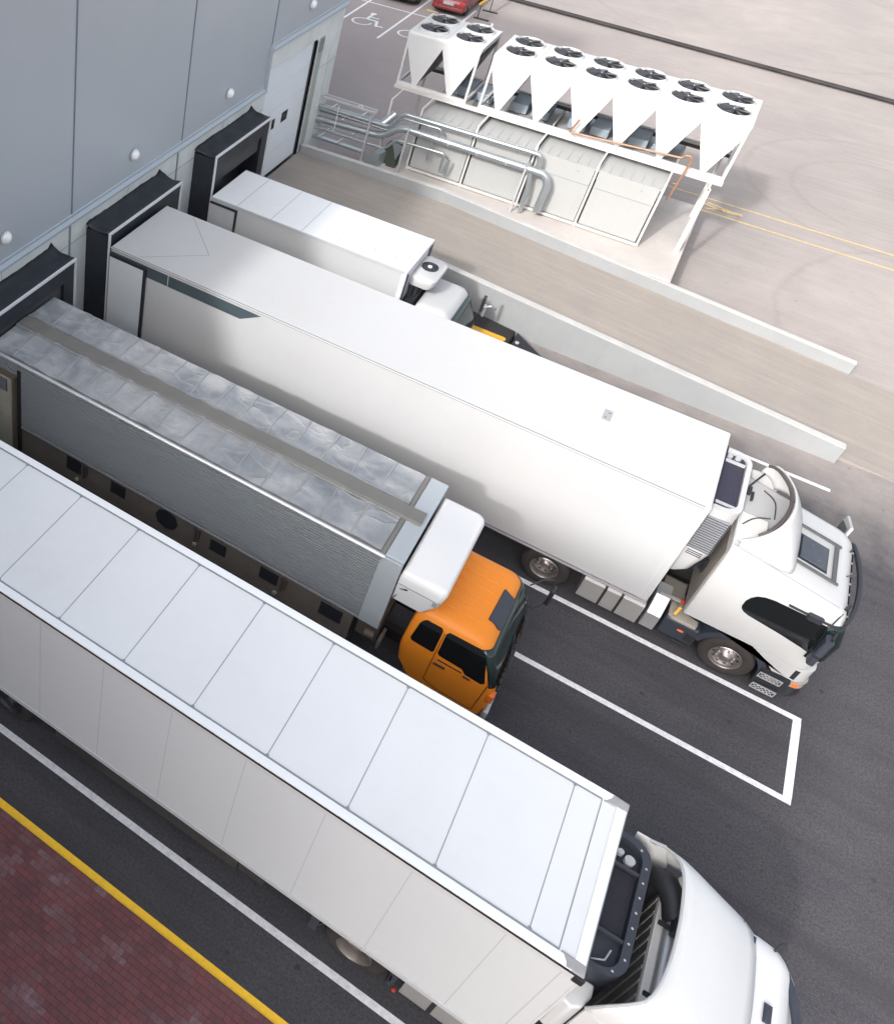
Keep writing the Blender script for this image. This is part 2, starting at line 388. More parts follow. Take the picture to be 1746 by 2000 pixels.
# ================================================================== SETTING
g = M(); g.add([(-700,-700,0),(700,-700,0),(700,700,0),(-700,700,0)], [(0,1,2,3)])
structure('ground', g, ground_m, smooth=False)

b = M(); b.box(0.55, 34, -12.9, -1.36, -0.2, 0.03)
structure('brick_pavement', b, brick_m, smooth=False)

def strip(name, x0, x1, y, wd, mat, z=0.004, along='x'):
    m = M()
    if along == 'x': m.add([(x0,y-wd/2,z),(x1,y-wd/2,z),(x1,y+wd/2,z),(x0,y+wd/2,z)], [(0,1,2,3)])
    else: m.add([(y-wd/2,x0,z),(y+wd/2,x0,z),(y+wd/2,x1,z),(y-wd/2,x1,z)], [(0,1,2,3)])
    return structure(name, m, mat, smooth=False)
strip('yellow_line', 0.6, 34, -1.285, 0.135, line_yellow)
strip('white_line', 0.6, 19.2, -0.223, 0.13, line_white)
strip('white_line', 0.6, 18.63, 7.43, 0.13, line_white)
strip('white_line', 0.6, 18.63, 9.43, 0.13, line_white)
strip('white_line', 7.497, 9.363, 18.56, 0.15, line_white, along='y')
strip('white_line', 7.0, 18.63, 17.17, 0.12, line_white)

# ramp up to the sectional door, between two low walls
rp = [(0.5, -0.3), (0.5, 0.97), (6.3, 0.97), (18.7, 0.10), (20.3, -0.01), (20.3, -0.3)]
m = M(); m.prism([(x, z) for x, z in rp], 1, 18.62, 22.81)
structure('ramp', m, ramp_m, smooth=False)
m = M(); m.box(3.0, 13.4, 23.0, 28.8, -0.2, 0.93)
structure('concrete_platform', m, conc_slab, bevel=0.02, smooth=False)

# parking court lines and symbols
for x in (-5.07, -2.6, -0.1): strip('parking_line', 38.2, 45.8, x, 0.12, line_white, along='y')
strip('parking_line', -9, -0.16, 42.87, 0.11, line_white, z=0.008)
m = M()
arc = [(0.1 + 1.2 * math.sin(t), 44.0 - 1.25 * math.cos(t)) for t in [R(a) for a in range(-5, 120, 8)]]
for i in range(len(arc) - 1):
    (x0, y0), (x1, y1) = arc[i], arc[i + 1]; d = Vector((x1 - x0, y1 - y0)).normalized(); nx, ny = -d.y * 0.06, d.x * 0.06
    m.add([(x0-nx,y0-ny,0.006),(x1-nx,y1-ny,0.006),(x1+nx,y1+ny,0.006),(x0+nx,y0+ny,0.006)], [(0,1,2,3)])
structure('parking_line', m, line_white, smooth=False)

def flat_path(pts, wd, z=0.006, mm=None):
    mm = mm or M()
    for i in range(len(pts) - 1):
        a = Vector(pts[i]); c = Vector(pts[i + 1]); d = (c - a).normalized(); n_ = Vector((-d.y, d.x)) * wd / 2; e = d * wd * 0.35
        a = a - e; c = c + e
        mm.add([(*(a-n_), z),(*(c-n_), z),(*(c+n_), z),(*(a+n_), z)], [(0,1,2,3)])
        z += 0.0006
    return mm
def wheelchair(cx, cy):
    mm = M()
    k = 0.95
    ring = [(cx - 0.28 + 0.52 * k * math.cos(R(a)), cy - 0.25 + 0.52 * k * math.sin(R(a))) for a in range(95, 361, 12)]
    flat_path(ring, 0.10, 0.006, mm)
    flat_path([(cx - 0.22, cy + 1.0), (cx - 0.22, cy + 0.25), (cx + 0.35, cy + 0.2), (cx + 0.55, cy - 0.45), (cx + 0.85, cy - 0.38)], 0.15, 0.02, mm)
    flat_path([(cx - 0.22, cy + 0.62), (cx + 0.28, cy + 0.58)], 0.12, 0.025, mm)
    hd = [(cx - 0.22 + 0.17 * math.cos(R(a)), cy + 1.12 + 0.17 * math.sin(R(a)), 0.03) for a in range(0, 360, 30)]
    mm.add(hd, [tuple(range(12))])
    return structure('wheelchair_symbol', mm, line_white, smooth=False)
wheelchair(-3.85, 40.1); wheelchair(-1.35, 40.1)

# yellow lane lines and arrow beyond the machinery platform
def seg_strip(name, p, q, wd, mat, z=0.004):
    return structure(name, flat_path([p, q], wd, z), mat, smooth=False)
seg_strip('yellow_line', (5.0, 31.75), (40, 32.0), 0.09, line_pale)
seg_strip('yellow_line', (13.3, 30.66), (40, 30.85), 0.09, line_pale)
mm = flat_path([(13.6, 31.45), (14.75, 31.2)], 0.09); flat_path([(13.65, 30.9), (14.3, 31.3)], 0.08, 0.012, mm); flat_path([(14.2, 31.12), (14.75, 31.2)], 0.2, 0.02, mm); flat_path([(13.5,31.2),(14.0,31.1)],0.1,0.03,mm)
structure('yellow_arrow', mm, line_pale, smooth=False)

# ================================================================== WALLS OF THE RAMP
def parapet(name, y0, y1, x0, x1, top, base, label):
    t = thing(name, (x0, (y0 + y1) / 2, 0), label, 'low wall')
    xs = [x0] + [x for x, _ in top if x0 < x < x1] + [x1]
    def Z(x):
        for (a, za), (b_, zb) in zip(top, top[1:]):
            if a <= x <= b_: return za + (zb - za) * (x - a) / (b_ - a)
        return top[0][1] if x < top[0][0] else top[-1][1]
    m = M(); m.prism([(x, Z(x) - 0.03) for x in xs] + [(x1 , base), (x0, base)], 1, y0, y1)
    part('wall', m, conc_low, t, bevel=0.012, smooth=False)
    m = M()
    m.prism([(x, Z(x)) for x in xs] + [(x, Z(x) - 0.029) for x in reversed(xs)], 1, y0 - 0.012, y1 + 0.012)
    part('coping', m, conc_cap, t, bevel=0.008, smooth=False)
    j = M()
    for x in [x0 + 3.1, x0 + 6.3, x0 + 9.6]:
        if x < x1 - 1: j.box(x - 0.008, x + 0.008, y0 - 0.003, y0 + 0.02, base, Z(x) - 0.04)
    split_parts('joint', j, seal_grey, t, smooth=False)
    return t
topN = [(0.5, 1.47), (6.6, 1.47), (18.65, 0.55)]
parapet('parapet_wall', 18.40, 18.60, 2.9, 18.65, topN, -0.1, 'pale concrete wall sloping down beside the ramp, next to the parked trucks')
topF = [(0.5, 1.30), (5.9, 1.43), (18.7, 0.50)]
parapet('parapet_wall', 22.82, 22.98, 0.56, 18.7, topF, -0.1, 'pale concrete wall on the far side of the ramp, in front of the refrigeration machinery')

# ================================================================== WAREHOUSE
XW = 0.5
wh = thing('warehouse', (0.5, 10, 0), 'large warehouse with grey sheet cladding above a concrete base and loading docks', 'warehouse')
YE = 24.6; HB = 14.6; YS = -14.0
m = M(); m.box(-40, XW, YS, 19.0, 4.66, HB); m.box(-40, XW, 19.0, YE, 5.95, HB)
part('cladding', m, clad_m, wh, smooth=False)
m = M()
for y in (-6.3, -1.2, 3.84, 8.914, 13.99): m.box(XW + 0.002, XW + 0.006, y - 0.014, y + 0.014, 4.68, HB); m.box(XW+0.002, XW+0.016, y + 0.02, y + 0.035, 4.68, HB)
m.box(XW + 0.002, XW + 0.006, 18.96 - 0.014, 18.96 + 0.014, 5.9, HB); m.box(XW+0.002, XW+0.016, 18.98, 18.995, 5.9, HB)
split_parts('panel_seam', m, paint('seam_shadow_gap', (0.17, 0.21, 0.26), 0.5, 0.2), wh, smooth=False)
# folded flashing at the foot of the cladding
def flash(y0, y1, z):
    m.prism([(XW + 0.002, z + 0.22), (XW + 0.03, z + 0.20), (XW + 0.03, z + 0.13), (XW + 0.10, z + 0.06), (XW + 0.10, z), (XW + 0.002, z)], 1, y0, y1)
m = M(); flash(YS, 18.93, 4.635); flash(18.96, YE + 0.03, 5.93)
m.box(XW + 0.002, XW + 0.09, 18.90, 18.98, 4.62, 6.1)
part('flashing', m, flash_m, wh, smooth=False)
m = M(); m.box(XW - 0.6, XW, YS, 19.12, -0.1, 4.655)
m.box(XW - 0.6, XW, 22.66, YE, -0.1, 5.945); m.box(XW - 0.6, XW, 19.12, 22.66, 5.28, 5.945); m.box(XW - 0.6, XW - 0.001, 19.0, 19.12, 4.66, 5.945)
m.box(-39.9, XW - 0.65, YS, YE - 0.02, -0.1, 5.9)
part('concrete_base', m, conc_wall, wh, smooth=False)
m = M()
for y in (3.84, 9.0, 14.0): m.box(XW + 0.002, XW + 0.022, y - 0.16, y - 0.10, 0.2, 4.62)
m.box(XW + 0.002, XW + 0.004, YS, 19.1, 3.98, 3.995); m.box(XW + 0.002, XW + 0.004, 22.7, YE, 4.05, 4.065)
for y in (6.3, 11.4, 16.4, 23.9): m.box(XW + 0.002, XW + 0.004, y, y + 0.012, 0.2, 4.6)
split_parts('wall_joint', m, paint('joint_dark', (0.22, 0.25, 0.26), 0.8, 0.2), wh, smooth=False)
m = M(); m.box(-40, XW + 0.05, YS - 0.05, YE + 0.05, HB, HB + 0.4)
part('roof', m, flash_m, wh, smooth=False)
# sectional door with two windows, set back in its opening
m = M(); m.box(XW - 0.16, XW - 0.10, 19.15, 22.58, 0.95, 5.26)
dr = part('sectional_door', m, paint('door_white', (0.74, 0.78, 0.82), 0.4, 0.08), wh, smooth=False)
m = M()
for z in (1.85, 2.45, 3.55, 4.4): m.box(XW - 0.0995, XW - 0.097, 19.15, 22.58, z, z + 0.008)
part('panel_line', m, trim_grey, dr, smooth=False)
for y in (20.2, 21.15):
    m = M(); m.box(XW - 0.099, XW - 0.088, y - 0.22, y + 0.22, 2.80, 3.17)
    part('window_frame', m, black, dr, bevel=0.03, smooth=False)
    m = M(); m.box(XW - 0.0985, XW - 0.084, y - 0.17, y + 0.17, 2.85, 3.12)
    part('window', m, glass, dr, smooth=False)
m = M(); m.box(XW - 0.15, XW - 0.05, 22.585, 22.64, 0.95, 5.27); m.box(XW - 0.16, XW - 0.09, 19.13, 22.6, 0.96, 1.0)
part('door_seal', m, black, wh, smooth=False)
m = M(); m.box(XW - 0.1, XW + 0.012, 22.66, 22.74, 0.95, 5.2)
part('door_track', m, galv, wh, smooth=False)
m = M(); m.box(XW + 0.002, XW + 0.006, 22.82, 23.2, 0.95, 5.25); part('wall_recess', m, concrete('concrete_darker', (0.42, 0.45, 0.42), (0.30, 0.33, 0.30)), wh, smooth=False)  # thin sheet of darker concrete stands for the recess channel
m = M(); m.box(XW + 0.007, XW + 0.05, 22.86, 23.12, 4.75, 5.2)
part('lintel_box', m, paint('lintel_dark', (0.20, 0.22, 0.21), 0.7, 0.4), wh, smooth=False)  # dark lintel box at the top of the recess channel

# dome lamps on the cladding
for i, (y, z, where) in enumerate([(6.45, 5.42, 'above the corrugated truck dock, leftmost'), (11.54, 5.42, 'above the smooth trailer dock'),
                                   (16.5, 5.42, 'above the small truck dock'), (21.5, 6.74, 'above the white sectional door')]):
    t = thing('wall_lamp', (XW, y, z), 'small white dome lamp on the grey cladding ' + where, 'lamp', 'dome lamps along the cladding')
    m = M(); m.lathe([(0.0, 0.012), (0.15, 0.012), (0.165, 0.03), (0.165, 0.055), (0.14, 0.06)], (XW, y, z), 0, 24)
    part('mounting_ring', m, trim_grey, t)
    m = M(); m.lathe([(0.14, 0.05), (0.135, 0.09), (0.11, 0.13), (0.06, 0.16), (0.001, 0.17)], (XW, y, z), 0, 24)
    part('dome', m, paint('opal_dome', (0.78, 0.8, 0.8), 0.2, 0.1), t)

# dock shelters
def shelter(y0, y1, label, seed):
    random.seed(seed)
    t = thing('dock_shelter', (XW, (y0 + y1) / 2, 0), label, 'dock shelter', 'black dock shelters along the wall')
    x1 = 1.27; zt = 4.27
    m = M(); m.box(XW + 0.003, x1 - 0.05, y0 + 0.05, y0 + 0.62, 0.5, zt - 0.12); part('side_curtain', m, seal_fabric, t, smooth=False)
    m = M(); m.box(XW + 0.003, x1 - 0.05, y1 - 0.35, y1 - 0.05, 0.5, zt - 0.12); part('side_curtain', m, seal_fabric, t, smooth=False)
    # head: creased fabric sheet on top, sagging between wall and frame
    nx, ny = 8, 26; vs = []
    for i in range(nx + 1):
        for j in range(ny + 1):
            u, v = i / nx, j / ny
            z = zt + 0.02 - 0.05 * math.sin(u * math.pi) + 0.018 * math.sin(v * 23 + u * 7 + seed) * math.sin(u * math.pi) + random.uniform(-.012, .012)
            if i == 0: z += 0.02 + 0.015 * math.sin(v * 9 + seed)
            if j == ny: z += 0.12 * (1 - u) ** 2
            if j == 0: z -= 0.04
            vs.append((XW + 0.004 + u * (x1 - 0.06 - XW), y0 + 0.02 + v * (y1 - y0 - 0.04), z))
    fs = [(i * (ny + 1) + j, i * (ny + 1) + j + 1, (i + 1) * (ny + 1) + j + 1, (i + 1) * (ny + 1) + j) for i in range(nx) for j in range(ny)]
    m = M(); m.add(vs, fs); part('head_fabric', m, seal_fabric, t, angle=60, solid=0.02)
    m = M(); m.box(x1 - 0.22, x1 - 0.14, y0 + 0.08, y1 - 0.08, 3.25, zt - 0.1); part('head_curtain', m, paint('head_curtain_grey', (0.06, 0.06, 0.062), 0.7, 0.4, (0.10, 0.095, 0.09), scale=2), t, smooth=False)
    m = M(); m.box(XW + 0.01, XW + 0.05, y0 + 0.6, y1 - 0.3, 0.5, 4.1); part('dock_opening', m, black, t, smooth=False)
    m = M()
    m.box(x1 - 0.05, x1, y0, y1, zt - 0.04, zt + 0.02); m.box(x1 - 0.05, x1, y0, y0 + 0.05, 0.55, zt - 0.04); m.box(x1 - 0.05, x1, y1 - 0.035, y1, 0.55, zt - 0.04)
    part('frame', m, paint('frame_light', (0.62, 0.63, 0.66), 0.5, 0.15), t, smooth=False)
    m = M(); m.box(x1 - 0.14, x1 - 0.052, y0 + 0.01, y0 + 0.42, 0.55, zt - 0.06); m.box(x1 - 0.14, x1 - 0.052, y1 - 0.42, y1 - 0.01, 0.55, zt - 0.06)
    m.box(x1 - 0.135, x1 - 0.055, y0 + 0.03, y1 - 0.03, 3.75, zt - 0.05)
    split_parts('seal_flap', m, seal_fabric, t, smooth=False)
    return t
shelter(-0.35, 3.05, 'black dock shelter around the rear of the nearest white trailer', 3)
shelter(4.75, 8.15, 'black dock shelter with light frame at the rear of the grey corrugated truck', 5)
shelter(9.53, 12.95, 'black dock shelter with light frame at the rear of the long smooth white trailer', 8)
shelter(14.8, 18.2, 'black dock shelter with light frame at the rear of the small white truck', 12)

# office tower behind the photographer: it throws the shade over the near bays
of = thing('office_building', (0, -14, 0), 'tall plain office block south of the truck court', 'building')
m = M(); m.box(-9, 12.5, -32, -13.1, -0.1, 17.3); part('wall', m, facade_m, of, smooth=False)
m = M(); m.box(-9.1, 12.6, -32.1, -13.0, 17.3, 17.5); part('roof', m, flash_m, of, smooth=False)
for k in range(4):
    m = M()
    for j in range(7): m.box(-7 + j * 2.8, -5.6 + j * 2.8, -13.095, -13.07, 2 + k * 3.8, 3.7 + k * 3.8)
    part('window_row', m, glass, of, smooth=False)

# ================================================================== WHEELS
def wheel(parent, x, y, r=0.51, wdt=0.32, side=-1, rim=chrome, name='wheel', deep=0.05, bolts=10):
    """wheel whose outer face is at y, facing side (-1 = towards low y)"""
    s = -side
    m = M(); m.lathe([(r*0.56, 0.015*s), (r*0.60, 0.0), (r*0.80, -0.012*s), (r*0.95, 0.012*s), (r, 0.05*s), (r, (wdt-0.05)*s), (r*0.95, wdt*s), (r*0.5, wdt*s)], (x, y, r), 1, 40)
    for k in range(40):
        t = 2 * math.pi * k / 40
        # tread blocks
        c = Vector((x + (r+0.001) * math.cos(t), 0, r + (r+0.001) * math.sin(t)))
    wl = part(name, m, rubber, parent, angle=50)
    m = M(); m.lathe([(r*0.585, -0.004*s), (r*0.565, -0.014*s), (r*0.54, 0.0), (r*0.52, deep*s), (r*0.40, (deep+0.03)*s), (r*0.34, (deep+0.01)*s), (r*0.24, deep*0.8*s), (r*0.20, (deep-0.07)*s), (r*0.15, (deep-0.09)*s), (0.001, (deep-0.095)*s)], (x, y, r), 1, 40)
    part('rim', m, rim, wl, angle=50)
    m = M()
    for k in range(bolts):
        t = 2 * math.pi * (k + 0.5) / bolts
        cx, cz = x + r * 0.30 * math.cos(t), r + r * 0.30 * math.sin(t)
        m.lathe([(0.022, (deep + 0.0) * s), (0.022, (deep - 0.035) * s), (0.001, (deep - 0.04) * s)], (cx, y, cz), 1, 8)
    split_parts('wheel_nut', m, alu, wl) if side < 0 and rim is not black else None
    m = M()
    for k in range(bolts):
        t = 2 * math.pi * k / bolts
        cx, cz = x + r * 0.455 * math.cos(t), r + r * 0.455 * math.sin(t)
        m.lathe([(0.03, (deep + 0.012) * s), (0.001, (deep + 0.010) * s)], (cx, y, cz), 1, 10)
    split_parts('hand_hole', m, black, wl) if side < 0 and rim is not black else None
    return wl

def arch(parent, x, y, r, r2, y0, y1, a0=10, a1=170, name='wheel_arch', mat=None):
    m = M(); o = []
    n = 18
    A = [R(a0 + (a1 - a0) * k / n) for k in range(n + 1)]
    poly = [(x + r2 * math.cos(t), y + r2 * math.sin(t)) for t in A] + [(x + r * math.cos(t), y + r * math.sin(t)) for t in reversed(A)]
    m.prism(poly, 1, y0, y1); return part(name, m, mat or navy, parent)

def banded(poly, Y, cuts, depth=0.03):
    """pane on a leaning side: polygon in (x,z) cut at each bend so every piece is flat"""
    def clip(pl, zc, keep_above):
        out = []
        for i in range(len(pl)):
            a, b_ = pl[i], pl[(i + 1) % len(pl)]
            ia = (a[1] >= zc) == keep_above or a[1] == zc; ib = (b_[1] >= zc) == keep_above or b_[1] == zc
            if ia: out.append(a)
            if ia != ib:
                u = (zc - a[1]) / (b_[1] - a[1]); out.append((a[0] + (b_[0] - a[0]) * u, zc))
        return out
    m = M(); rest = poly
    for zc in list(cuts) + [None]:
        low = clip(rest, zc, False) if zc is not None else rest
        if zc is not None: rest = clip(rest, zc, True)
        if len(low) < 3: continue
        n_ = len(low)
        m.add([(x, Y(z), z) for x, z in low] + [(x, Y(z) + depth, z) for x, z in low], [tuple(range(n_))] + [(i, n_ + i, n_ + (i + 1) % n_, (i + 1) % n_) for i in range(n_)])
    return m

def rrect(x0, x1, y0, y1, r, z, seg=5, zf=None):
    """rounded rectangle ring (ccw); zf(x,y) may override z"""
    pts = []
    rs = r if isinstance(r, (list, tuple)) else [r] * 4
    for (cx, cy, a, rr) in ((x1 - rs[0], y1 - rs[0], 0, rs[0]), (x0 + rs[1], y1 - rs[1], 90, rs[1]), (x0 + rs[2], y0 + rs[2], 180, rs[2]), (x1 - rs[3], y0 + rs[3], 270, rs[3])):
        for k in range(seg + 1):
            t = R(a + 90 * k / seg); px, py = cx + rr * math.cos(t), cy + rr * math.sin(t)
            pts.append((px, py, zf(px, py) if zf else z))
    return pts

# ================================================================== NEAREST ARTICULATED TRUCK
def surf(mm, rim, foot, rows=6, bulge=0.0, bvec=Vector((0.4, 0, 0.9))):
    """curved sheet between two point lists of equal length"""
    rings = []
    for k in range(rows + 1):
        t = k / rows; s_ = math.sin(t * math.pi) * bulge
        rings.append([Vector(a) * (1 - t) + Vector(b_) * t + bvec * s_ for a, b_ in zip(rim, foot)])
    mm.loft(rings, cap=False, closed=False)

def resample(pts, n):
    pts = [Vector(p) for p in pts]; d = [0]
    for a, b_ in zip(pts, pts[1:]): d.append(d[-1] + (b_ - a).length)
    out = []
    def cr(i, u):
        p0 = pts[max(i-1, 0)]; p1 = pts[i]; p2 = pts[i+1]; p3 = pts[min(i+2, len(pts)-1)]
        return 0.5 * ((2*p1) + (p2-p0)*u + (2*p0-5*p1+4*p2-p3)*u*u + (3*p1-p0-3*p2+p3)*u**3)
    for k in range(n):
        t = d[-1] * k / (n - 1); i = 0
        while i < len(d) - 2 and d[i + 1] < t: i += 1
        out.append(cr(i, (t - d[i]) / max(d[i + 1] - d[i], 1e-6)))
    return out

def trailer_under(t, x0, x1, y0, y1, zb, axles, gear_x):
    m = M()
    for y in (y0 + 0.75, y1 - 0.90): m.box(x0 + 0.3, x1 - 0.2, y, y + 0.12, zb - 0.42, zb - 0.02)
    for k in range(int((x1 - x0 - 1) / 1.3)): m.box(x0 + 0.6 + 1.3 * k, x0 + 0.72 + 1.3 * k, y0 + 0.12, y1 - 0.12, zb - 0.16, zb - 0.02)
    part('chassis', m, chassis_m, t, smooth=False)
    for ax in axles:
        wheel(t, ax, y0 + 0.08, 0.52, 0.38, -1, rim=black, name='trailer_wheel')
        wheel(t, ax, y1 - 0.08, 0.52, 0.38, 1, rim=black, name='trailer_wheel')
        m = M(); m.tube([(ax, y0 + 0.3, 0.52), (ax, y1 - 0.3, 0.52)], 0.07); part('axle', m, chassis_m, t)
    m = M(); m.box(axles[-1] + 0.9, gear_x - 0.6, y0 + 0.10, y0 + 0.13, 0.45, 0.58); m.box(axles[-1] + 0.9, gear_x - 0.6, y0 + 0.10, y0 + 0.13, 0.72, 0.85)
    split_parts('side_guard', m, chassis_m, t, smooth=False)
    for y in (y0 + 0.35, y1 - 0.5):
        m = M(); m.box(gear_x, gear_x + 0.12, y, y + 0.12, 0.35, zb - 0.05); m.box(gear_x - 0.1, gear_x + 0.22, y - 0.08, y + 0.2, 0.3, 0.34)
        part('landing_leg', m, chassis_m, t, smooth=False)

def truck_a():
    y0, y1 = 0.0, 2.606; x0, x1 = 1.2, 15.157; zb, zt = 0.95, 4.01
    t = thing('articulated_truck', (8, 1.3, 0), 'nearest articulated truck, white seamed trailer roof, parked beside the brick paving', 'truck')
    m = M(); m.box(x0, x1, y0, y1, zb, zt); bx = part('trailer_box', m, side_a, t, bevel=0.02, smooth=False)
    m = M(); m.box(x0 + 0.02, x1 - 0.02, y0 + 0.015, y1 - 0.015, zt - 0.001, zt + 0.006); part('roof_skin', m, white_roof, bx, smooth=False)
    # edge extrusions
    m = M()
    for (a, b_) in ((y0 - 0.004, y0 + 0.135), (y1 - 0.135, y1 + 0.004)):
        m.box(x0 + 0.02, x1 - 0.13, a, b_, zt + 0.007, zt + 0.022)
    m.box(x1 - 0.13, x1 + 0.004, y0 + 0.14, y1 - 0.14, zt + 0.007, zt + 0.022)
    split_parts('roof_edge_trim', m, paint('trim_white', (0.82, 0.84, 0.86), 0.4, 0.06), bx, bevel=0.006, smooth=False)
    m = M()
    for a in (y0 + 0.140, y1 - 0.165): m.box(x0 + 0.02, x1 - 0.32, a, a + 0.026, zt + 0.008, zt + 0.016)
    m.box(x1 - 0.33, x1 - 0.315, y0 + 0.15, y1 - 0.15, zt + 0.007, zt + 0.010)
    m.box(x1 - 0.006, x1 + 0.02, y0 + 0.1, y1 - 0.1, zt - 0.04, zt + 0.004)
    part('sealant_line', m, seal_grey, bx, smooth=False)
    m = M(); seams = [5.688 + 1.2535 * k for k in range(-3, 8)]
    for x in seams: m.box(x - 0.006, x + 0.006, y0 + 0.165, y1 - 0.165, zt + 0.0065, zt + 0.0095)
    split_parts('roof_seam', m, seal_grey, bx, smooth=False)
    m = M()
    for x in seams:
        for y in (y0 + 0.165, y1 - 0.17): m.lathe([(0.03, 0.017), (0.001, 0.020)], (x, y, zt), 2, 8)
    split_parts('seam_end_dab', m, seal_grey, bx, smooth=False)
    m = M(); m.box(x0, x1, y0 - 0.014, y0 - 0.001, zt - 0.125, zt - 0.02)
    split_parts('top_rail', m, paint('rail_greywhite', (0.66, 0.66, 0.66), 0.4, 0.2), bx, smooth=False)
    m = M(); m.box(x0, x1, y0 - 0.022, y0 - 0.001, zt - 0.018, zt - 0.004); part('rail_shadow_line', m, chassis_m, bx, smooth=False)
    m = M(); m.box(x0, x1 + 0.01, y0 - 0.02, y0 - 0.001, zb - 0.03, zb + 0.09); m.box(x0, x1, y1 + 0.001, y1 + 0.02, zb - 0.03, zb + 0.09)
    split_parts('bottom_rail', m, trim_grey, bx, bevel=0.006, smooth=False)
    m = M()
    for k in range(10):
        x = 14.2633 - 1.262 * k
        if x > x0 + .3: m.box(x - 0.005, x + 0.005, y0 - 0.0025, y0 + 0.01, zb + 0.09, zt - 0.13)
    m.box(x1 - 0.20, x1 - 0.19, y0 - 0.0025, y0 + 0.01, zb + 0.1, zt - 0.13)
    split_parts('side_seam', m, paint('side_seam_grey', (0.50, 0.50, 0.49), 0.6, 0.2), bx, smooth=False)
    m = M(); m.box(x1 - 0.005, x1 + 0.03, y0 + 0.0, y0 + 0.06, zb, zt - 0.14); m.box(x1 - 0.005, x1 + 0.03, y1 - 0.06, y1, zb, zt - 0.14)
    split_parts('corner_post', m, white_a, bx, bevel=0.01, smooth=False)
    for y in (y0, y1):
        s = 1 if y == y0 else -1
        m = M(); m.hexa([(x1 - 0.30, y - 0.006*s, zt + 0.0), (x1 + 0.025, y - 0.006*s, zt), (x1 + 0.025, y + 0.17*s, zt), (x1 - 0.30, y + 0.17*s, zt)],
                        [(x1 - 0.16, y + 0.0*s, zt + 0.030), (x1 + 0.015, y + 0.02*s, zt + 0.030), (x1 - 0.0, y + 0.14*s, zt + 0.030), (x1 - 0.28, y + 0.16*s, zt + 0.027)])
        split_parts('corner_casting', m, paint('cast_grey', (0.30, 0.30, 0.31), 0.7, 0.5, (0.5, 0.5, 0.5), scale=12), bx, bevel=0.01)
        m = M(); m.box(x1 - 0.08, x1 + 0.05, y - 0.03 * s, y + 0.10 * s, zt - 0.16, zt - 0.008)
        part('marker_lamp', m, black, bx, bevel=0.015, smooth=False)
    trailer_under(t, x0, x1, y0, y1, zb, (3.3, 4.6, 5.9), 11.3)
    m = M(); m.box(7.0, 10.8, y0 + 0.07, y0 + 0.10, 0.38, 0.93); m.box(10.83, 11.3, y0 + 0.08, y0 + 0.5, 0.45, 0.92)
    part('pallet_box', m, paint('skirt_black', (0.022, 0.021, 0.022), 0.7, 0.3), t, bevel=0.02, smooth=False)
    # front refrigeration unit: open black condenser deck seen from above
    fx0, fx1, fy0, fy1, fz = x1 + 0.03, 15.70, 0.42, 2.45, 3.62
    m = M(); m.loft([rrect(fx0, fx1 - 0.25, fy0 + 0.1, fy1 - 0.1, [0.1, 0.02, 0.02, 0.1], 1.9), rrect(fx0, fx1, fy0, fy1, [0.3, 0.02, 0.02, 0.3], 2.4), rrect(fx0, fx1, fy0, fy1, [0.3, 0.02, 0.02, 0.3], fz - 0.15)])
    fu = part('refrigeration_unit', m, navy, t)
    m = M(); a = rrect(fx0, fx1 + 0.01, fy0 - 0.01, fy1 + 0.01, [0.3, 0.02, 0.02, 0.3], fz); c = rrect(fx0 + 0.06, fx1 - 0.10, fy0 + 0.07, fy1 - 0.09, [0.24, 0.02, 0.02, 0.24], fz)
    for k in range(len(a)):
        j = (k + 1) % len(a); lo = lambda p: (p[0], p[1], fz - 0.17)
        m.add([a[k], a[j], c[j], c[k], lo(a[k]), lo(a[j]), lo(c[j]), lo(c[k])], [(0,1,2,3),(4,7,6,5),(0,4,5,1),(3,2,6,7)])
    part('top_rim', m, navy, fu)
    m = M()
    for y in (0.95, 1.95): m.box(fx0 + 0.05, fx1 - 0.10, y, y + 0.04, fz - 0.08, fz - 0.03)
    split_parts('deck_rib', m, navy, fu, smooth=False)
    m = M(); m.box(fx0 + 0.05, fx1 - 0.12, 1.0, 1.94, fz - 0.14, fz - 0.10)
    part('condenser_mesh', m, paint('mesh_black', (0.012, 0.012, 0.02), 0.7, 0.6, (0.035, 0.03, 0.05), scale=20), fu, smooth=False)
    m = M()
    for k in range(9):
        y = fy0 + 0.1 + k * 0.225
        m.lathe([(0.018, 0.003), (0.001, 0.012)], (fx1 - 0.045 if 0 < k < 8 else fx1 - 0.15, y, fz), 2, 6)
    part('rim_bolts', m, galv, fu)
    m = M(); m.tube([(15.45, 2.1, fz - 0.10), (15.45, 2.1, fz - 0.02)], 0.07, 14); m.tube([(15.32, 2.16, fz - 0.1), (15.32, 2.16, fz - 0.03)], 0.045, 12)
    m.tube([(15.3, 0.55, fz - 0.08), (15.45, 0.62, fz - 0.05), (15.5, 0.8, fz - 0.08)], 0.012, 6)
    split_parts('exhaust_stub', m, galv, fu)
    # curved white corner fairing below the trailer front edge, near side
    m = M(); fr = [(15.18, 0.02), (15.30, -0.02), (15.42, 0.06), (15.50, 0.26), (15.50, 0.42), (15.18, 0.42)]
    m.prism(fr, 2, 2.35, 3.25); part('corner_fairing', m, white_a, t, bevel=0.03)
    # cab back wall, ribbed
    cy0, cy1 = 0.06, 2.52; xb = 16.0
    m = M()
    rings = []
    prof = [(1.15, xb, 18.05, 0.0), (1.6, xb, 18.1, 0.0), (2.2, xb, 18.08, 0.0), (2.75, xb, 17.88, 0.02), (3.05, xb, 17.66, 0.06), (3.18, xb, 17.50, 0.13), (3.22, xb, 17.30, 0.25)]
    for z, a, b_, ins in prof: rings.append(rrect(a, b_, cy0 + ins, cy1 - ins, [0.28, 0.05, 0.05, 0.28], z))
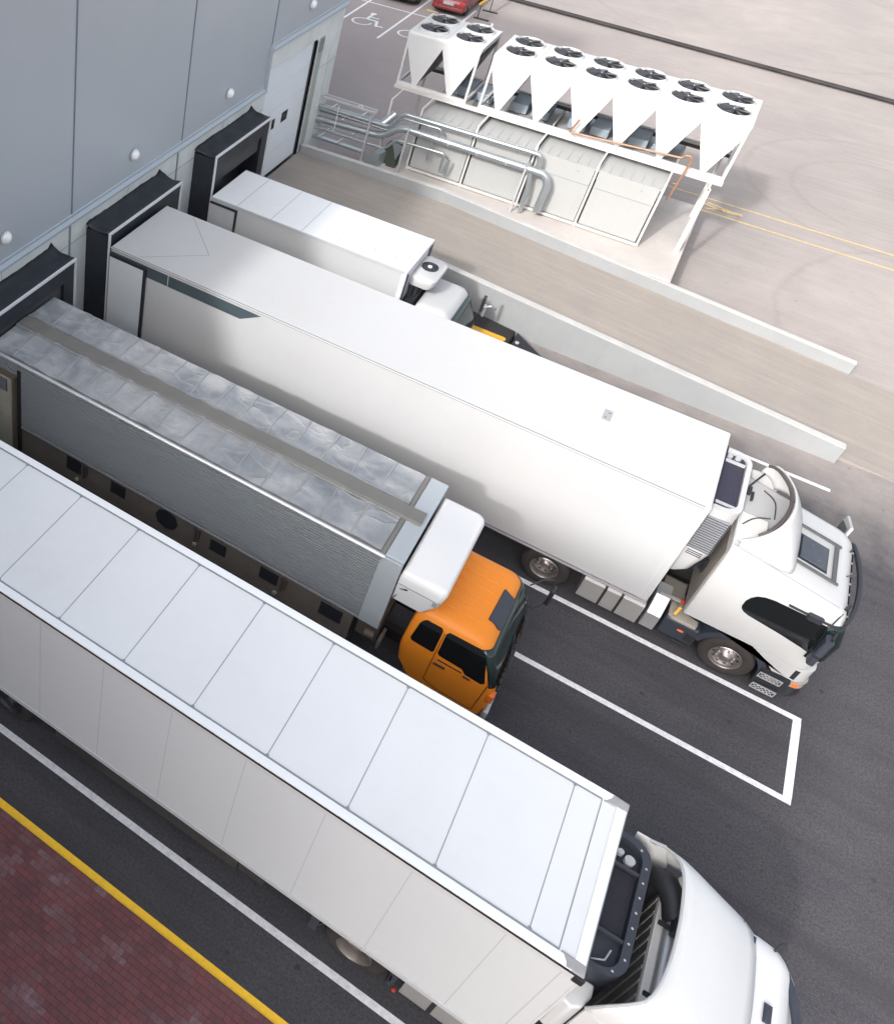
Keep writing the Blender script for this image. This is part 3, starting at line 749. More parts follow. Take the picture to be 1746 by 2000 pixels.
    m.loft(rings); cb = part('cab', m, white_a, t, angle=50)
    m = M()
    for k in range(11): y = cy0 + 0.2 + k * 0.2; m.box(xb - 0.022, xb - 0.001, y, y + 0.045, 1.2, 3.15)
    split_parts('back_wall_rib', m, paint('grey_rib', (0.42, 0.43, 0.44), 0.4, 0.2), cb, bevel=0.006, smooth=False)
    m = M(); m.box(xb - 0.012, xb - 0.0005, cy0 + 0.1, cy1 - 0.1, 1.2, 3.16); part('back_wall_panel', m, paint('back_grey', (0.20, 0.205, 0.20), 0.5, 0.3), cb, smooth=False)
    # roof deflector
    rim = [(15.62, 2.55, 3.62), (15.80, 2.50, 3.72), (15.93, 2.36, 3.84), (16.01, 2.15, 3.90), (16.05, 1.82, 3.92), (16.07, 1.37, 3.92), (16.04, 0.79, 3.90), (15.94, 0.36, 3.86), (15.78, 0.20, 3.76), (15.58, 0.09, 3.58), (15.44, 0.05, 3.32)]
    foot = [(15.95, 2.56, 3.30), (16.25, 2.52, 3.42), (16.62, 2.47, 3.36), (16.9, 2.44, 3.30), (17.15, 2.30, 3.235), (17.22, 1.6, 3.235), (17.22, 1.0, 3.235), (17.15, 0.25, 3.235), (16.8, 0.12, 3.1), (16.4, 0.07, 2.9), (16.0, 0.04, 2.6)]
    rr, ff = resample(rim, 31), resample(foot, 31)
    m = M(); surf(m, rr, ff, 8, 0.07, Vector((0.25, 0, 0.95)))
    df = part('roof_deflector', m, white_a, cb, angle=60, solid=0.03)
    m = M(); m.tube(rr, 0.02, 8); m2 = M(); m2.tube([Vector(p) + Vector((0.004, 0, 0.012)) for p in ff[10:]], 0.007, 6); part('deflector_joint', m2, paint('joint_grey', (0.30, 0.31, 0.32), 0.5, 0.2), cb)
    part('deflector_edge', m, paint('edge_grey', (0.45, 0.46, 0.47), 0.4, 0.2), cb)
    # side fairing blade on the far side and flap
    m = M(); m.add([(15.62, 2.56, 3.62), (15.46, 2.60, 3.56), (15.60, 2.62, 2.2), (16.0, 2.55, 2.2), (15.97, 2.54, 3.3), (15.80, 2.52, 3.72)], [(0,1,2,3,4,5)])
    part('side_fairing', m, white_a, cb, solid=0.03, smooth=False)
    m = M(); m.add([(15.44, 0.04, 3.32), (15.42, 0.02, 1.3), (16.02, 0.05, 1.3), (16.02, 0.05, 3.1)], [(0,1,2,3)])
    part('side_fairing', m, white_a, cb, solid=0.03, smooth=False)
    # inside of the deflector: silver air duct, brackets, black air intake
    m = M(); m.tube([(16.18, 0.40, 3.28), (16.18, 1.0, 3.30), (16.18, 1.98, 3.30)], 0.10, 14); part('air_duct', m, alu, cb)
    m = M(); pts = resample([(16.20, 1.75, 3.38), (16.10, 2.05, 3.42), (15.95, 2.25, 3.35), (15.86, 2.30, 3.05), (15.86, 2.3, 2.4)], 14); m.tube(pts, [0.17]*10+[0.18]*4, 18); part('air_intake_hose', m, black, cb)
    m = M(); m.box(16.08, 16.30, 2.0, 2.38, 3.3, 3.55); part('air_intake_box', m, paint('cream_box', (0.55, 0.53, 0.48), 0.5, 0.3), cb, bevel=0.06)
    m = M()
    for y in (0.62, 1.62): m.bar((15.98, y, 3.42), (16.3, y, 3.42), 0.05); m.box(16.12, 16.2, y - 0.1, y + 0.1, 3.42, 3.6)
    split_parts('deflector_bracket', m, black, cb, smooth=False)
    m = M()
    m.box(17.07, 17.17, 0.62, 1.62, 3.245, 3.26); part('roof_slot', m, navy, cb, bevel=0.006, smooth=False)
    m = M()
    for y in (0.8, 1.42): m.loft([[(17.36, y-0.13, 3.235),(17.46, y-0.13, 3.235),(17.46, y+0.13, 3.235),(17.36, y+0.13, 3.235)], [(17.38, y-0.09, 3.26),(17.43, y-0.09, 3.255),(17.43, y+0.09, 3.255),(17.38, y+0.09, 3.26)]])
    m.loft([[(17.12, 2.2, 3.235),(17.18, 2.2, 3.235),(17.18, 2.33, 3.235),(17.12, 2.33, 3.235)], [(17.14, 2.22, 3.27),(17.16, 2.22, 3.27),(17.16, 2.3, 3.27),(17.14, 2.3, 3.27)]])
    split_parts('roof_marker', m, navy, cb)
    m = M(); m.tube([(16.98, 2.36, 3.22), (16.94, 2.42, 3.9)], 0.006, 6); m.tube([(17.42, 2.32, 3.2), (17.44, 2.36, 3.4)], 0.02, 8); split_parts('antenna', m, black, cb)
    m = M(); n_ = 16
    outer = [(17.52 + 0.42 * math.sin(math.pi * k / n_) ** 0.5, 0.12 + 2.3 * k / n_) for k in range(n_ + 1)]
    inner = [(x - 0.10, y) for x, y in outer]
    m.prism(outer + inner[::-1], 2, 2.92, 2.98); part('sun_visor', m, navy, cb)
    # tractor chassis, wheels, tanks
    m = M(); m.box(11.9, 18.0, 0.85, 1.0, 0.55, 0.85); m.box(11.9, 18.0, 1.6, 1.75, 0.55, 0.85); m.box(12.2, 13.6, 0.7, 1.9, 0.86, 0.94)
    split_parts('tractor_chassis', m, chassis_m, t, smooth=False)
    for s, y in ((-1, 0.07), (1, 2.53)): wheel(t, 12.92, y, 0.51, 0.58, s, rim=rim_dark, deep=0.17, name='drive_wheel')
    for s, y in ((-1, 0.1), (1, 2.5)): wheel(t, 16.9, y, 0.51, 0.32, s, name='front_wheel')
    arch(t, 12.92, 0.51, 0.60, 0.63, 0.05, 0.65, 100, 172, 'mudguard', black); arch(t, 12.92, 0.51, 0.60, 0.63, 0.05, 0.65, -5, 62, 'mudguard', black)
    m = M(); m.box(12.15, 12.3, 0.02, 0.14, 0.35, 0.8); m.box(13.5, 13.62, 0.05, 0.5, 0.25, 0.9); split_parts('bracket', m, navy, t, bevel=0.02, smooth=False)
    m = M(); m.box(13.62, 13.68, 0.0, 0.05, 0.30, 0.36); split_parts('side_marker', m, red_m, t, bevel=0.01)
    for y in (0.05, 1.95):
        m = M(); m.loft([rrect(y, y + 0.6, 0.22, 0.86, 0.12, 0) ])
        m = M(); rg = [(p[0], p[1]) for p in rrect(y, y + 0.6, 0.24, 0.86, 0.12, 0)]; m.prism(rg, 0, 13.72, 15.6)
        tk = part('fuel_tank', m, alu_dull, t)
        m = M()
        for x in (14.15, 14.75): rg2 = [(p[0], p[1]) for p in rrect(y - 0.006, y + 0.606, 0.234, 0.866, 0.125, 0)]; m.prism(rg2, 0, x, x + 0.07)
        split_parts('tank_strap', m, chassis_m, tk)
    return t
truck_a()

# ================================================================== ORANGE-CAB TRUCK
def truck_b():
    y0, y1 = 5.01, 7.41; x0, x1 = 1.2, 10.98; zc, zt = 1.604, 3.54
    t = thing('lorry', (6, 6.2, 0), 'rigid lorry with an orange cab, grey corrugated sides and a grey tarpaulin roof', 'truck')
    m = M(); m.box(x0, x1 - 0.02, y0 + 0.05, y1 - 0.05, zc - 0.1, zt - 0.03); bx = part('cargo_box', m, alu_dull, t, smooth=False)
    # corrugated sides: real ribs
    nr = 26; z0r, z1r = zc + 0.03, zt - 0.12; ph = (z1r - z0r) / nr
    for nm, ys, s in (('corrugated_side', y0, 1), ('corrugated_side', y1, -1)):
        m = M(); prof = []
        for k in range(nr):
            z = z0r + k * ph
            prof += [(ys + 0.048 * s, z + 0.03 * ph), (ys + 0.046 * s, z + 0.50 * ph), (ys + 0.002 * s, z + 0.54 * ph), (ys, z + 0.78 * ph), (ys + 0.002 * s, z + 0.99 * ph)]
        prof.append((ys + 0.022 * s, z1r)); xs_ = [x0, x1 - 0.42]
        m.loft([[(x, y, z) for y, z in prof] for x in xs_], cap=False, closed=False)
        cs = part(nm, m, corr_m, bx, smooth=False)
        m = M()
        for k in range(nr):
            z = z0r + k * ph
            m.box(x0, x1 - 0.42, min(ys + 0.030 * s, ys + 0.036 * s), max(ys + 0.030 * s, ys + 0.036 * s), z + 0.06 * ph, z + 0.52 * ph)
        part('groove_shade', m, paint('groove_shade', (0.018, 0.02, 0.024), 0.7, 0.4, (0.04, 0.04, 0.04)), cs, smooth=False)  # dark strips put the shade of the grooves into the colour
    m = M(); m.box(x0, x1 - 0.42, y0 - 0.012, y0 + 0.03, zc - 0.035, zc + 0.02); part('lower_rail', m, alu, bx, bevel=0.004, smooth=False)
    # rounded top rails
    m = M(); m.tube([(x0, y0 + 0.02, zt - 0.05), (x1 - 0.35, y0 + 0.02, zt - 0.05)], 0.055, 12); split_parts('top_rail', m, alu, bx)
    m = M(); m.tube([(x0, y1 - 0.02, zt - 0.03), (x1 - 0.35, y1 - 0.02, zt - 0.03)], 0.022, 10); split_parts('top_rail', m, alu, bx)
    # front frame
    m = M(); m.box(x1 - 0.42, x1, y0 - 0.012, y0 + 0.035, zc - 0.05, zt - 0.02); m.box(x1 - 0.42, x1, y1 - 0.035, y1 + 0.012, zc - 0.05, zt - 0.02); m.box(x1 - 0.36, x1, y0 + 0.02, y1 - 0.02, zt - 0.03, zt + 0.035)
    part('front_frame', m, paint('frame_blue_grey', (0.36, 0.40, 0.43), 0.45, 0.25), bx, bevel=0.02, smooth=False)
    m = M(); m.box(x1 - 0.45, x1 - 0.365, y0 + 0.03, y1 - 0.03, zt - 0.01, zt + 0.045); part('roof_crossbar', m, strip_m, bx, bevel=0.01, smooth=False)
    # tarpaulin: sagging sheet with a fold every roof bow
    random.seed(4)
    nx, ny = 150, 40; xa, xb = x0, x1 - 0.46
    bows = [xa + (xb - xa) * k / 15 for k in range(16)]
    vs = []
    ph_ = [random.uniform(0, 6.28) for _ in range(60)]
    for i in range(nx + 1):
        for j in range(ny + 1):
            u, v = i / nx, j / ny; x = xa + (xb - xa) * u; y = y0 + 0.07 + (y1 - y0 - 0.12) * v
            d = min(abs(x - b_) for b_ in bows); q = min(d / 0.30, 1.0)
            sag = -0.030 * (1 - math.cos(q * math.pi)) / 2 * math.sin(v * math.pi) ** 0.3
            k = int((x - xa) / ((xb - xa) / 15)); k = min(max(k, 0), 15)
            # diagonal creases inside each panel
            cr = 0.016 * math.sin(5.5 * (x * math.cos(ph_[k]) + y * math.sin(ph_[k])) * 1.4 + ph_[k + 20]) * min(d / 0.1, 1)
            cr += 0.008 * math.sin(13 * (x * math.sin(ph_[k + 10]) - y * math.cos(ph_[k + 10])) + ph_[k])* min(d / 0.1, 1)
            rd = abs(v - 0.5); hump = 0.05 * math.exp(-(rd / 0.09) ** 2) + 0.02 * math.exp(-((rd - 0.085) / 0.012) ** 2)
            vs.append((x, y, zt + 0.02 + sag + cr + hump))
    fs = [(i * (ny + 1) + j, i * (ny + 1) + j + 1, (i + 1) * (ny + 1) + j + 1, (i + 1) * (ny + 1) + j) for i in range(nx) for j in range(ny)]
    m = M(); m.add(vs, fs); part('tarpaulin_roof', m, tarp_m, bx, angle=180)
    m = M()
    for b_ in bows[1:-1]:
        for ya_, yb_ in ((y0 + 0.10, 5.95), (6.48, y1 - 0.08)):
            m.tube([(b_ + 0.02 * math.sin(b_ * 7), ya_, zt + 0.022), (b_, (ya_ + yb_) / 2, zt + 0.028), (b_ + 0.03 * math.cos(b_ * 5), yb_, zt + 0.04)], 0.016, 6)
    split_parts('roof_bow', m, paint('tarp_bow_pale', (0.33, 0.34, 0.355), 0.5, 0.5, (0.2, 0.2, 0.21), scale=4), bx)  # paler raised line over each roof bow
    m = M(); rows = []
    for i in range(121):
        x = xa + 0.05 + (xb - xa + 0.32) * i / 120
        zz = zt + 0.085 + 0.006 * math.sin(i * 0.9) + random.uniform(-.003, .003)
        rows.append([(x, 6.05 - 0.03, zz - 0.05), (x, 6.06, zz), (x, 6.37, zz + 0.003), (x, 6.39 + 0.03, zz - 0.05)])
    m.loft(rows, cap=False, closed=False); part('ridge_strip', m, strip_m, bx, angle=40)
    m = M(); m.tube([(xa, 5.98, zt + 0.055), (xb, 5.99, zt + 0.055)], 0.016, 8); m.tube([(xa, 6.44, zt + 0.055), (xb, 6.43, zt + 0.055)], 0.016, 8)
    split_parts('roof_cord', m, paint('cord_grey', (0.26, 0.27, 0.28), 0.6, 0.4), bx)
    # lower skirt with openings
    m = M(); m.box(1.4, x1 - 0.5, y0 + 0.03, y0 + 0.07, 0.72, zc - 0.04); sk = part('side_skirt', m, skirt_m, t, smooth=False)
    m = M(); m.box(1.4, x1 - 0.5, y0 + 0.0, y0 + 0.05, 0.66, 0.72); m.box(1.4, x1 - 0.5, y0 + 0.01, y0 + 0.03, 0.78, 0.795)
    part('skirt_rail', m, paint('rail_dark_olive', (0.06, 0.055, 0.045), 0.6, 0.4), sk, smooth=False)
    for (a, c, z0_, z1_) in ((3.43, 3.84, 1.08, 1.50), (4.66, 5.06, 1.12, 1.48), (7.24, 7.63, 1.08, 1.43), (8.43, 8.85, 1.10, 1.46), (9.8, 10.28, 1.05, 1.44)):
        m = M(); m.box(a, c, y0 + 0.022, y0 + 0.045, z0_, z1_); part('skirt_opening', m, black, sk, bevel=0.01, smooth=False)
    m = M(); m.lathe([(0.001, 0.0), (0.29, 0.0), (0.29, 0.02)], (6.15, y0 + 0.024, 1.24), 1, 8); part('skirt_opening', m, black, sk, smooth=False)
    m = M()
    for x in (3.9, 6.86, 8.92):
        m.box(x, x + 0.05, y0 + 0.0, y0 + 0.03, 1.05, 1.5); m.box(x + 0.09, x + 0.12, y0 + 0.0, y0 + 0.03, 1.15, 1.5); m.box(x - 0.02, x + 0.14, y0 - 0.005, y0 + 0.02, 1.42, 1.47)
    split_parts('door_latch', m, paint('latch_maroon', (0.06, 0.035, 0.035), 0.6, 0.4), sk, smooth=False)
    m = M()
    for x in (3.75, 6.9, 8.85): m.lathe([(0.05, 0.0), (0.05, -0.03), (0.001, -0.035)], (x, y0 + 0.01, 0.93 if x != 6.9 else 1.02), 1, 12)
    split_parts('skirt_hook', m, cream, sk)
    # open rear door lying along the near side
    m = M(); m.box(1.27, 1.96, y0 - 0.11, y0 - 0.05, 0.9, 3.08); dd = part('rear_door', m, cream, t, bevel=0.01, smooth=False, label='cream rear door folded open along the side')
    m = M(); m.box(1.96, 2.03, y0 - 0.13, y0 - 0.03, 0.88, 3.13); m.box(1.27, 1.98, y0 - 0.125, y0 - 0.035, 3.08, 3.14); part('door_edge', m, paint('door_edge_brown', (0.10, 0.075, 0.05), 0.6, 0.5), dd, smooth=False)
    m = M(); m.box(1.45, 1.82, y0 - 0.118, y0 - 0.108, 2.62, 2.98); part('vent', m, black, dd, smooth=False)
    m = M()
    for k in range(9): m.box(1.47, 1.80, y0 - 0.124, y0 - 0.118, 2.645 + 0.038 * k, 2.655 + 0.038 * k)
    part('vent_slat', m, seal_grey, dd, smooth=False)
    m = M(); m.box(2.03, 2.12, y0 - 0.02, y0 + 0.005, 0.8, 3.3); part('rear_frame', m, chassis_m, bx, smooth=False)
    m = M(); m.box(1.4, 12.6, 5.7, 5.85, 0.6, 0.9); m.box(1.4, 12.6, 6.6, 6.75, 0.6, 0.9); part('chassis', m, chassis_m, t, smooth=False)
    for x in (4.2,):
        for s, y in ((-1, y0 + 0.12), (1, y1 - 0.12)): wheel(t, x, y, 0.45, 0.5, s, rim=black, deep=0.12, name='rear_wheel')
    for s, y in ((-1, y0 + 0.06), (1, y1 - 0.06)): wheel(t, 12.25, y, 0.45, 0.28, s, name='front_wheel')
    m = M(); m.box(10.55, 11.0, 5.2, 7.2, 0.9, 1.5); m.tube([(10.75, 5.1, 1.2), (10.95, 5.12, 1.2)], 0.09, 12); m.box(11.05, 11.12, 5.0, 5.35, 1.0, 1.3)
    part('tool_locker', m, paint('grimy_brown', (0.10, 0.085, 0.07), 0.7, 0.5), t, bevel=0.02)
    # refrigeration unit over the cab
    zt2 = 3.45
    m = M(); m.loft([rrect(11.0, 11.60, 5.02, 7.12, [0.1, 0.02, 0.02, 0.1], 2.60), rrect(11.0, 11.80, 4.98, 7.2, [0.12, 0.02, 0.02, 0.12], 2.95), rrect(11.0, 11.86, 4.95, 7.24, [0.16, 0.03, 0.03, 0.12], 3.3), rrect(11.02, 11.83, 4.98, 7.20, [0.16, 0.03, 0.03, 0.12], zt2 - 0.03), rrect(11.07, 11.77, 5.04, 7.14, [0.12, 0.03, 0.03, 0.1], zt2)])
    fu = part('refrigeration_unit', m, white_a, t, angle=50)
    m = M(); m.box(11.02, 11.80, 4.945, 4.955, 3.12, 3.13); m.box(11.68, 11.76, 4.925, 4.95, 3.02, 3.09); part('cover_joint', m, seal_grey, fu, smooth=False)
    m = M(); m.bar((11.03, 5.0, 2.95), (11.2, 4.96, 3.05), 0.025); m.bar((11.02, 5.02, 2.62), (11.1, 5.0, 2.95), 0.02); part('strut', m, black, fu)
    # orange cab
    def zf(x, y): return None
    m = M(); rings = []
    ys, ye = 5.0, 7.25
    for z, a, b_, ins, r_ in ((0.75, 11.75, 13.22, 0.02, 0.12), (1.1, 11.50, 13.26, 0.0, 0.14), (1.5, 11.44, 13.26, 0.0, 0.16), (1.68, 11.44, 13.22, 0.0, 0.16)):
        rings.append(rrect(a, b_, ys + ins, ye - ins, [r_, 0.08, 0.08, r_], z))
    for z, a, b_, ins, r_ in ((1.95, 11.45, 13.13, 0.02, 0.18), (2.3, 11.47, 12.98, 0.06, 0.2), (2.48, 11.50, 12.86, 0.11, 0.22), (2.57, 11.58, 12.74, 0.20, 0.2), (2.60, 11.70, 12.6, 0.33, 0.16)):
        rings.append(rrect(a, b_, ys + ins, ye - ins, [r_, 0.08, 0.08, r_], z))
    m.loft(rings); cb = part('cab', m, orange, t, angle=50)
    # roof ribs
    m = M()
    for k in range(6): y = 5.5 + k * 0.26; m.box(11.75, 12.55, y, y + 0.03, 2.598, 2.612)
    split_parts('roof_rib', m, orange, cb, bevel=0.008)
    # windows on the near side (follow the lean of the side)
    def sidewin(poly, name, off=0.008):
        def Yb(z): return ys + (0.0 if z < 1.68 else 0.02 * (z - 1.68) / 0.27 if z < 1.95 else 0.02 + 0.04 * (z - 1.95) / 0.35 if z < 2.3 else 0.06 + 0.05 * (z - 2.3) / 0.18) - off
        return banded(poly, Yb, (1.95, 2.3))
    def _old(poly, name, off=0.006):
        # poly in (x,z); y from lean
        def Y(z): return ys + (0.0 if z < 1.68 else 0.02 * (z - 1.68) / 0.27 if z < 1.95 else 0.02 + 0.04 * (z - 1.95) / 0.35 if z < 2.3 else 0.06 + 0.05 * (z - 2.3) / 0.18) - off
        m = M(); n_ = len(poly)
        m.add([(x, Y(z), z) for x, z in poly] + [(x, Y(z) + 0.03, z) for x, z in poly],
              [tuple(range(n_))] + [(i, n_ + i, n_ + (i + 1) % n_, (i + 1) % n_) for i in range(n_)])
        return m
    rearw = [(11.66, 2.38), (11.62, 2.30), (11.57, 1.86), (11.61, 1.80), (12.00, 1.78), (12.04, 1.82), (12.04, 2.38), (12.0, 2.43), (11.72, 2.43)]
    frontw = [(12.15, 2.42), (12.11, 2.36), (12.11, 1.84), (12.15, 1.79), (12.60, 1.77), (12.68, 1.68), (12.98, 1.66), (13.04, 1.72), (12.88, 2.28), (12.80, 2.40), (12.72, 2.43)]
    part('side_window', sidewin(rearw, ''), glass, cb, smooth=False); part('side_window', sidewin(frontw, ''), glass, cb, smooth=False)
    m = M()
    m.tube([(12.075, ys - 0.004, 2.44), (12.075, ys - 0.006, 0.95), (12.35, ys - 0.006, 0.85), (13.05, ys - 0.006, 0.85), (13.10, ys - 0.006, 1.7)], 0.008, 6)
    m.box(12.16, 12.62, ys - 0.008, ys + 0.01, 1.655, 1.685)
    part('door_gap', m, paint('gap_dark', (0.08, 0.02, 0.005), 0.6, 0.2), cb)
    m = M(); m.box(12.12, 12.34, ys - 0.03, ys - 0.002, 1.52, 1.56); m.box(12.66, 12.80, ys - 0.03, ys, 1.60, 1.63); part('door_handle', m, black, cb, bevel=0.006)
    # windscreen wraps the front
    m = M(); rw = []
    for z, xf, ins, r_ in ((1.66, 13.235, 0.0, 0.16), (1.95, 13.142, 0.02, 0.18), (2.3, 12.992, 0.06, 0.2), (2.44, 12.90, 0.10, 0.22)):
        ring = rrect(11.5, xf, ys + ins - 0.012, ye - ins + 0.012, [r_, 0.08, 0.08, r_], z)
        rw.append(ring[19:] + ring[:5])
    m.loft(rw, cap=False, closed=False); part('windscreen', m, green_glass, cb, solid=0.01)
    m = M()
    for k in range(12): y = ys + 0.25 + k * 0.15; m.box(13.255, 13.295, y, y + 0.13, 1.56 + 0.008*(k%3), 1.645)
    m.tube([(13.28, 5.15, 1.52), (13.30, 7.1, 1.52)], 0.03, 8); m.tube([(13.30, 5.6, 1.66), (13.17, 6.2, 1.95)], 0.012, 6); m.tube([(13.30, 6.5, 1.66), (13.17, 7.05, 1.95)], 0.012, 6)
    part('wiper_panel', m, black, cb, smooth=False)
    m = M(); m.box(13.24, 13.34, 5.02, 7.23, 0.62, 0.95); part('bumper', m, paint('bumper_silver', (0.5, 0.5, 0.5), 0.35, 0.2, metal=0.4), cb, bevel=0.04)
    m = M(); m.box(13.18, 13.29, 4.99, 5.16, 1.28, 1.5); part('indicator', m, amber, cb, bevel=0.02)
    # dark visor board and ragged stickers on the roof front
    m = M(); m.hexa([(12.62, 5.66, 2.60), (12.86, 5.62, 2.50), (12.86, 6.46, 2.50), (12.66, 6.50, 2.60)], [(12.64, 5.66, 2.63), (12.90, 5.62, 2.53), (12.90, 6.46, 2.53), (12.68, 6.50, 2.63)])
    part('visor_board', m, navy, cb, smooth=False)
    # mirror arm and mirror, far side
    m = M(); m.tube([(13.05, 7.15, 2.35), (13.25, 7.55, 2.25), (13.42, 7.85, 2.05), (13.52, 7.88, 1.75)], 0.015, 8); m.tube([(13.1, 7.2, 1.75), (13.3, 7.6, 1.3), (13.45, 7.82, 1.3), (13.52, 7.88, 1.6)], 0.012, 8)
    mr = part('mirror_arm', m, black, cb)
    m = M(); m.box(13.47, 13.55, 7.78, 7.98, 1.35, 1.82); part('mirror', m, black, mr, bevel=0.03)
    # arched front fender behind the wheel
    arch(t, 12.25, 0.45, 0.50, 0.60, 5.02, 5.3, 60, 178, 'fender', paint('fender_grey', (0.10, 0.11, 0.115), 0.5, 0.4))
    return t
truck_b()

# ================================================================== LONG WHITE TRUCK
def truck_c():
    y0, y1 = 9.504, 12.08; x0, x1 = 1.34, 15.25; zb, zt = 1.03, 3.968
    t = thing('articulated_truck', (8, 10.8, 0), 'articulated truck with smooth white box trailer and white cab, next to the small truck', 'truck')
    m = M(); m.box(x0, x1, y0, y1, zb, zt); bx = part('trailer_box', m, white_box, t, bevel=0.02, smooth=False)
    m = M(); m.box(x0 + 0.01, x1 - 0.03, y0 + 0.03, y1 - 0.01, zt + 0.0005, zt + 0.005); part('roof_skin', m, warm_roof, bx, bevel=0.002, smooth=False)
    m = M(); m.box(x0, x1 - 0.1, y0 - 0.006, y0 + 0.012, zt - 0.005, zt + 0.002); m.box(x0, x1 - 0.1, y0 - 0.010, y0 + 0.0, zt - 0.055, zt - 0.038)
    part('edge_gap', m, paint('edge_gap_grey', (0.16, 0.16, 0.16), 0.6, 0.2), bx, smooth=False)
    m = M(); m.box(x0, x1 - 0.1, y0 - 0.014, y0 - 0.001, zt - 0.038, zt - 0.008); split_parts('top_rail', m, trim_grey, bx, smooth=False)
    m = M(); m.box(x0, x1 + 0.005, y0 - 0.022, y0 - 0.001, zb - 0.06, zb + 0.0); m.box(x0, x1, y0 - 0.012, y0 - 0.001, zb + 0.03, zb + 0.045); split_parts('bottom_rail', m, paint('rail_lilac', (0.42, 0.41, 0.44), 0.4, 0.25, metal=0.2), bx, bevel=0.005, smooth=False)
    m = M(); m.box(x0, 5.42, y0 - 0.0045, y0 + 0.01, 3.53, 3.85)
    m.v[1] = (5.10, m.v[1][1], m.v[1][2]); m.v[2] = (5.10, m.v[2][1], m.v[2][2]); m.v[5] = (5.62, m.v[5][1], m.v[5][2]); m.v[6] = (5.62, m.v[6][1], m.v[6][2])
    part('dark_side_band', m, paint('band_slate', (0.055, 0.075, 0.09), 0.4, 0.25, (0.14, 0.16, 0.17), scale=3), bx, smooth=False)
    m = M(); m.box(x1 - 0.16, x1 - 0.152, y0 - 0.003, y0 + 0.01, zb + 0.05, zt - 0.06); m.box(3.05, 3.065, y0 - 0.008, y0 + 0.01, 3.53, 3.85)
    m.box(x1 - 0.35, x1 - 0.33, y0 - 0.01, y0 + 0.0, zb + 0.06, zb + 0.09)
    split_parts('side_seam', m, trim_grey, bx, smooth=False)
    m = M(); m.box(12.93, 13.10, 10.81, 11.18, zt + 0.006, zt + 0.016); hb = part('roof_plate', m, paint('plate_grey', (0.30, 0.31, 0.33), 0.6, 0.3), bx, bevel=0.004, smooth=False)
    m = M()
    for p in ((12.99, 10.9), (13.04, 11.08)): m.lathe([(0.02, 0.017), (0.001, 0.022)], (p[0], p[1], zt), 2, 8)
    split_parts('plate_bolt', m, black, hb)
    m = flat_path([(2.21, 12.03), (3.45, 10.75), (2.14, 9.55)], 0.017, zt + 0.0065); part('roof_line', m, seal_grey, bx, smooth=False)
    # open rear door folded along the near side
    m = M(); m.box(1.36, 2.38, y0 - 0.08, y0 - 0.03, zb + 0.1, 3.74); dd = part('rear_door', m, paint('door_grey_white', (0.56, 0.60, 0.63), 0.45, 0.2), t, bevel=0.008, smooth=False)
    m = M(); m.box(2.38, 2.45, y0 - 0.09, y0 - 0.02, zb + 0.08, 3.78); m.box(1.36, 2.40, y0 - 0.085, y0 - 0.022, 3.74, 3.82); part('door_gasket', m, black, dd, smooth=False)
    trailer_under(t, x0, x1, y0, y1, zb, (3.2, 4.5, 5.8), 11.0)
    m = M(); m.box(9.6, 9.68, y0 - 0.01, y0 + 0.02, 0.62, 0.72); split_parts('side_marker', m, red_m, t, bevel=0.01)
    # refrigeration unit
    fx0, fx1, fy0, fy1, fz = x1 + 0.02, 15.80, 9.92, 11.95, 3.72
    m = M(); m.loft([rrect(fx0, fx1 - 0.35, fy0 + 0.05, fy1 - 0.2, [0.1, 0.02, 0.02, 0.1], 1.75), rrect(fx0, fx1 - 0.18, fy0 - 0.02, fy1 - 0.05, [0.15, 0.02, 0.02, 0.15], 1.95), rrect(fx0, fx1, fy0 - 0.02, fy1, [0.25, 0.02, 0.02, 0.22], 2.5), rrect(fx0, fx1, fy0, fy1, [0.25, 0.02, 0.02, 0.25], fz - 0.2)])
    fu = part('refrigeration_unit', m, white, t)
    m = M(); a = rrect(fx0, fx1 + 0.01, fy0 - 0.02, fy1 + 0.01, [0.3, 0.02, 0.02, 0.3], fz); c = rrect(fx0 + 0.05, fx1 - 0.08, fy0 + 0.12, fy1 - 0.06, [0.24, 0.02, 0.02, 0.24], fz)
    for k in range(len(a)):
        j = (k + 1) % len(a); lo = lambda p: (p[0], p[1], fz - 0.2)
        m.add([a[k], a[j], c[j], c[k], lo(a[k]), lo(a[j]), lo(c[j]), lo(c[k])], [(0,1,2,3),(4,7,6,5),(0,4,5,1),(3,2,6,7)])
    part('top_rim', m, white, fu)
    m = M(); m.box(fx0 + 0.03, fx1 - 0.1, fy0 + 0.1, fy1 - 0.12, fz - 0.12, fz - 0.06); m.box(fx0, fx0 + 0.06, fy0 + 0.1, fy1, fz - 0.1, fz + 0.02)
    part('condenser_mesh', m, paint('mesh_navy', (0.02, 0.02, 0.035), 0.7, 0.6, (0.05, 0.05, 0.08), scale=24), fu, smooth=False)
    m = M(); m.box(fx0 + 0.05, fx1 - 0.1, 11.55, 11.60, fz - 0.06, fz - 0.01); m.tube([(15.55, 11.75, fz - 0.1), (15.55, 11.75, fz + 0.01)], 0.06, 14); m.tube([(15.4, 11.72, fz - 0.1), (15.4, 11.72, fz - 0.01)], 0.05, 14)
    m.box(fx0 + 0.04, fx1 - 0.1, fy0 + 0.25, fy0 + 0.29, fz - 0.06, fz - 0.02)
    split_parts('deck_fitting', m, galv, fu)
    # louvred near side
    m = M()
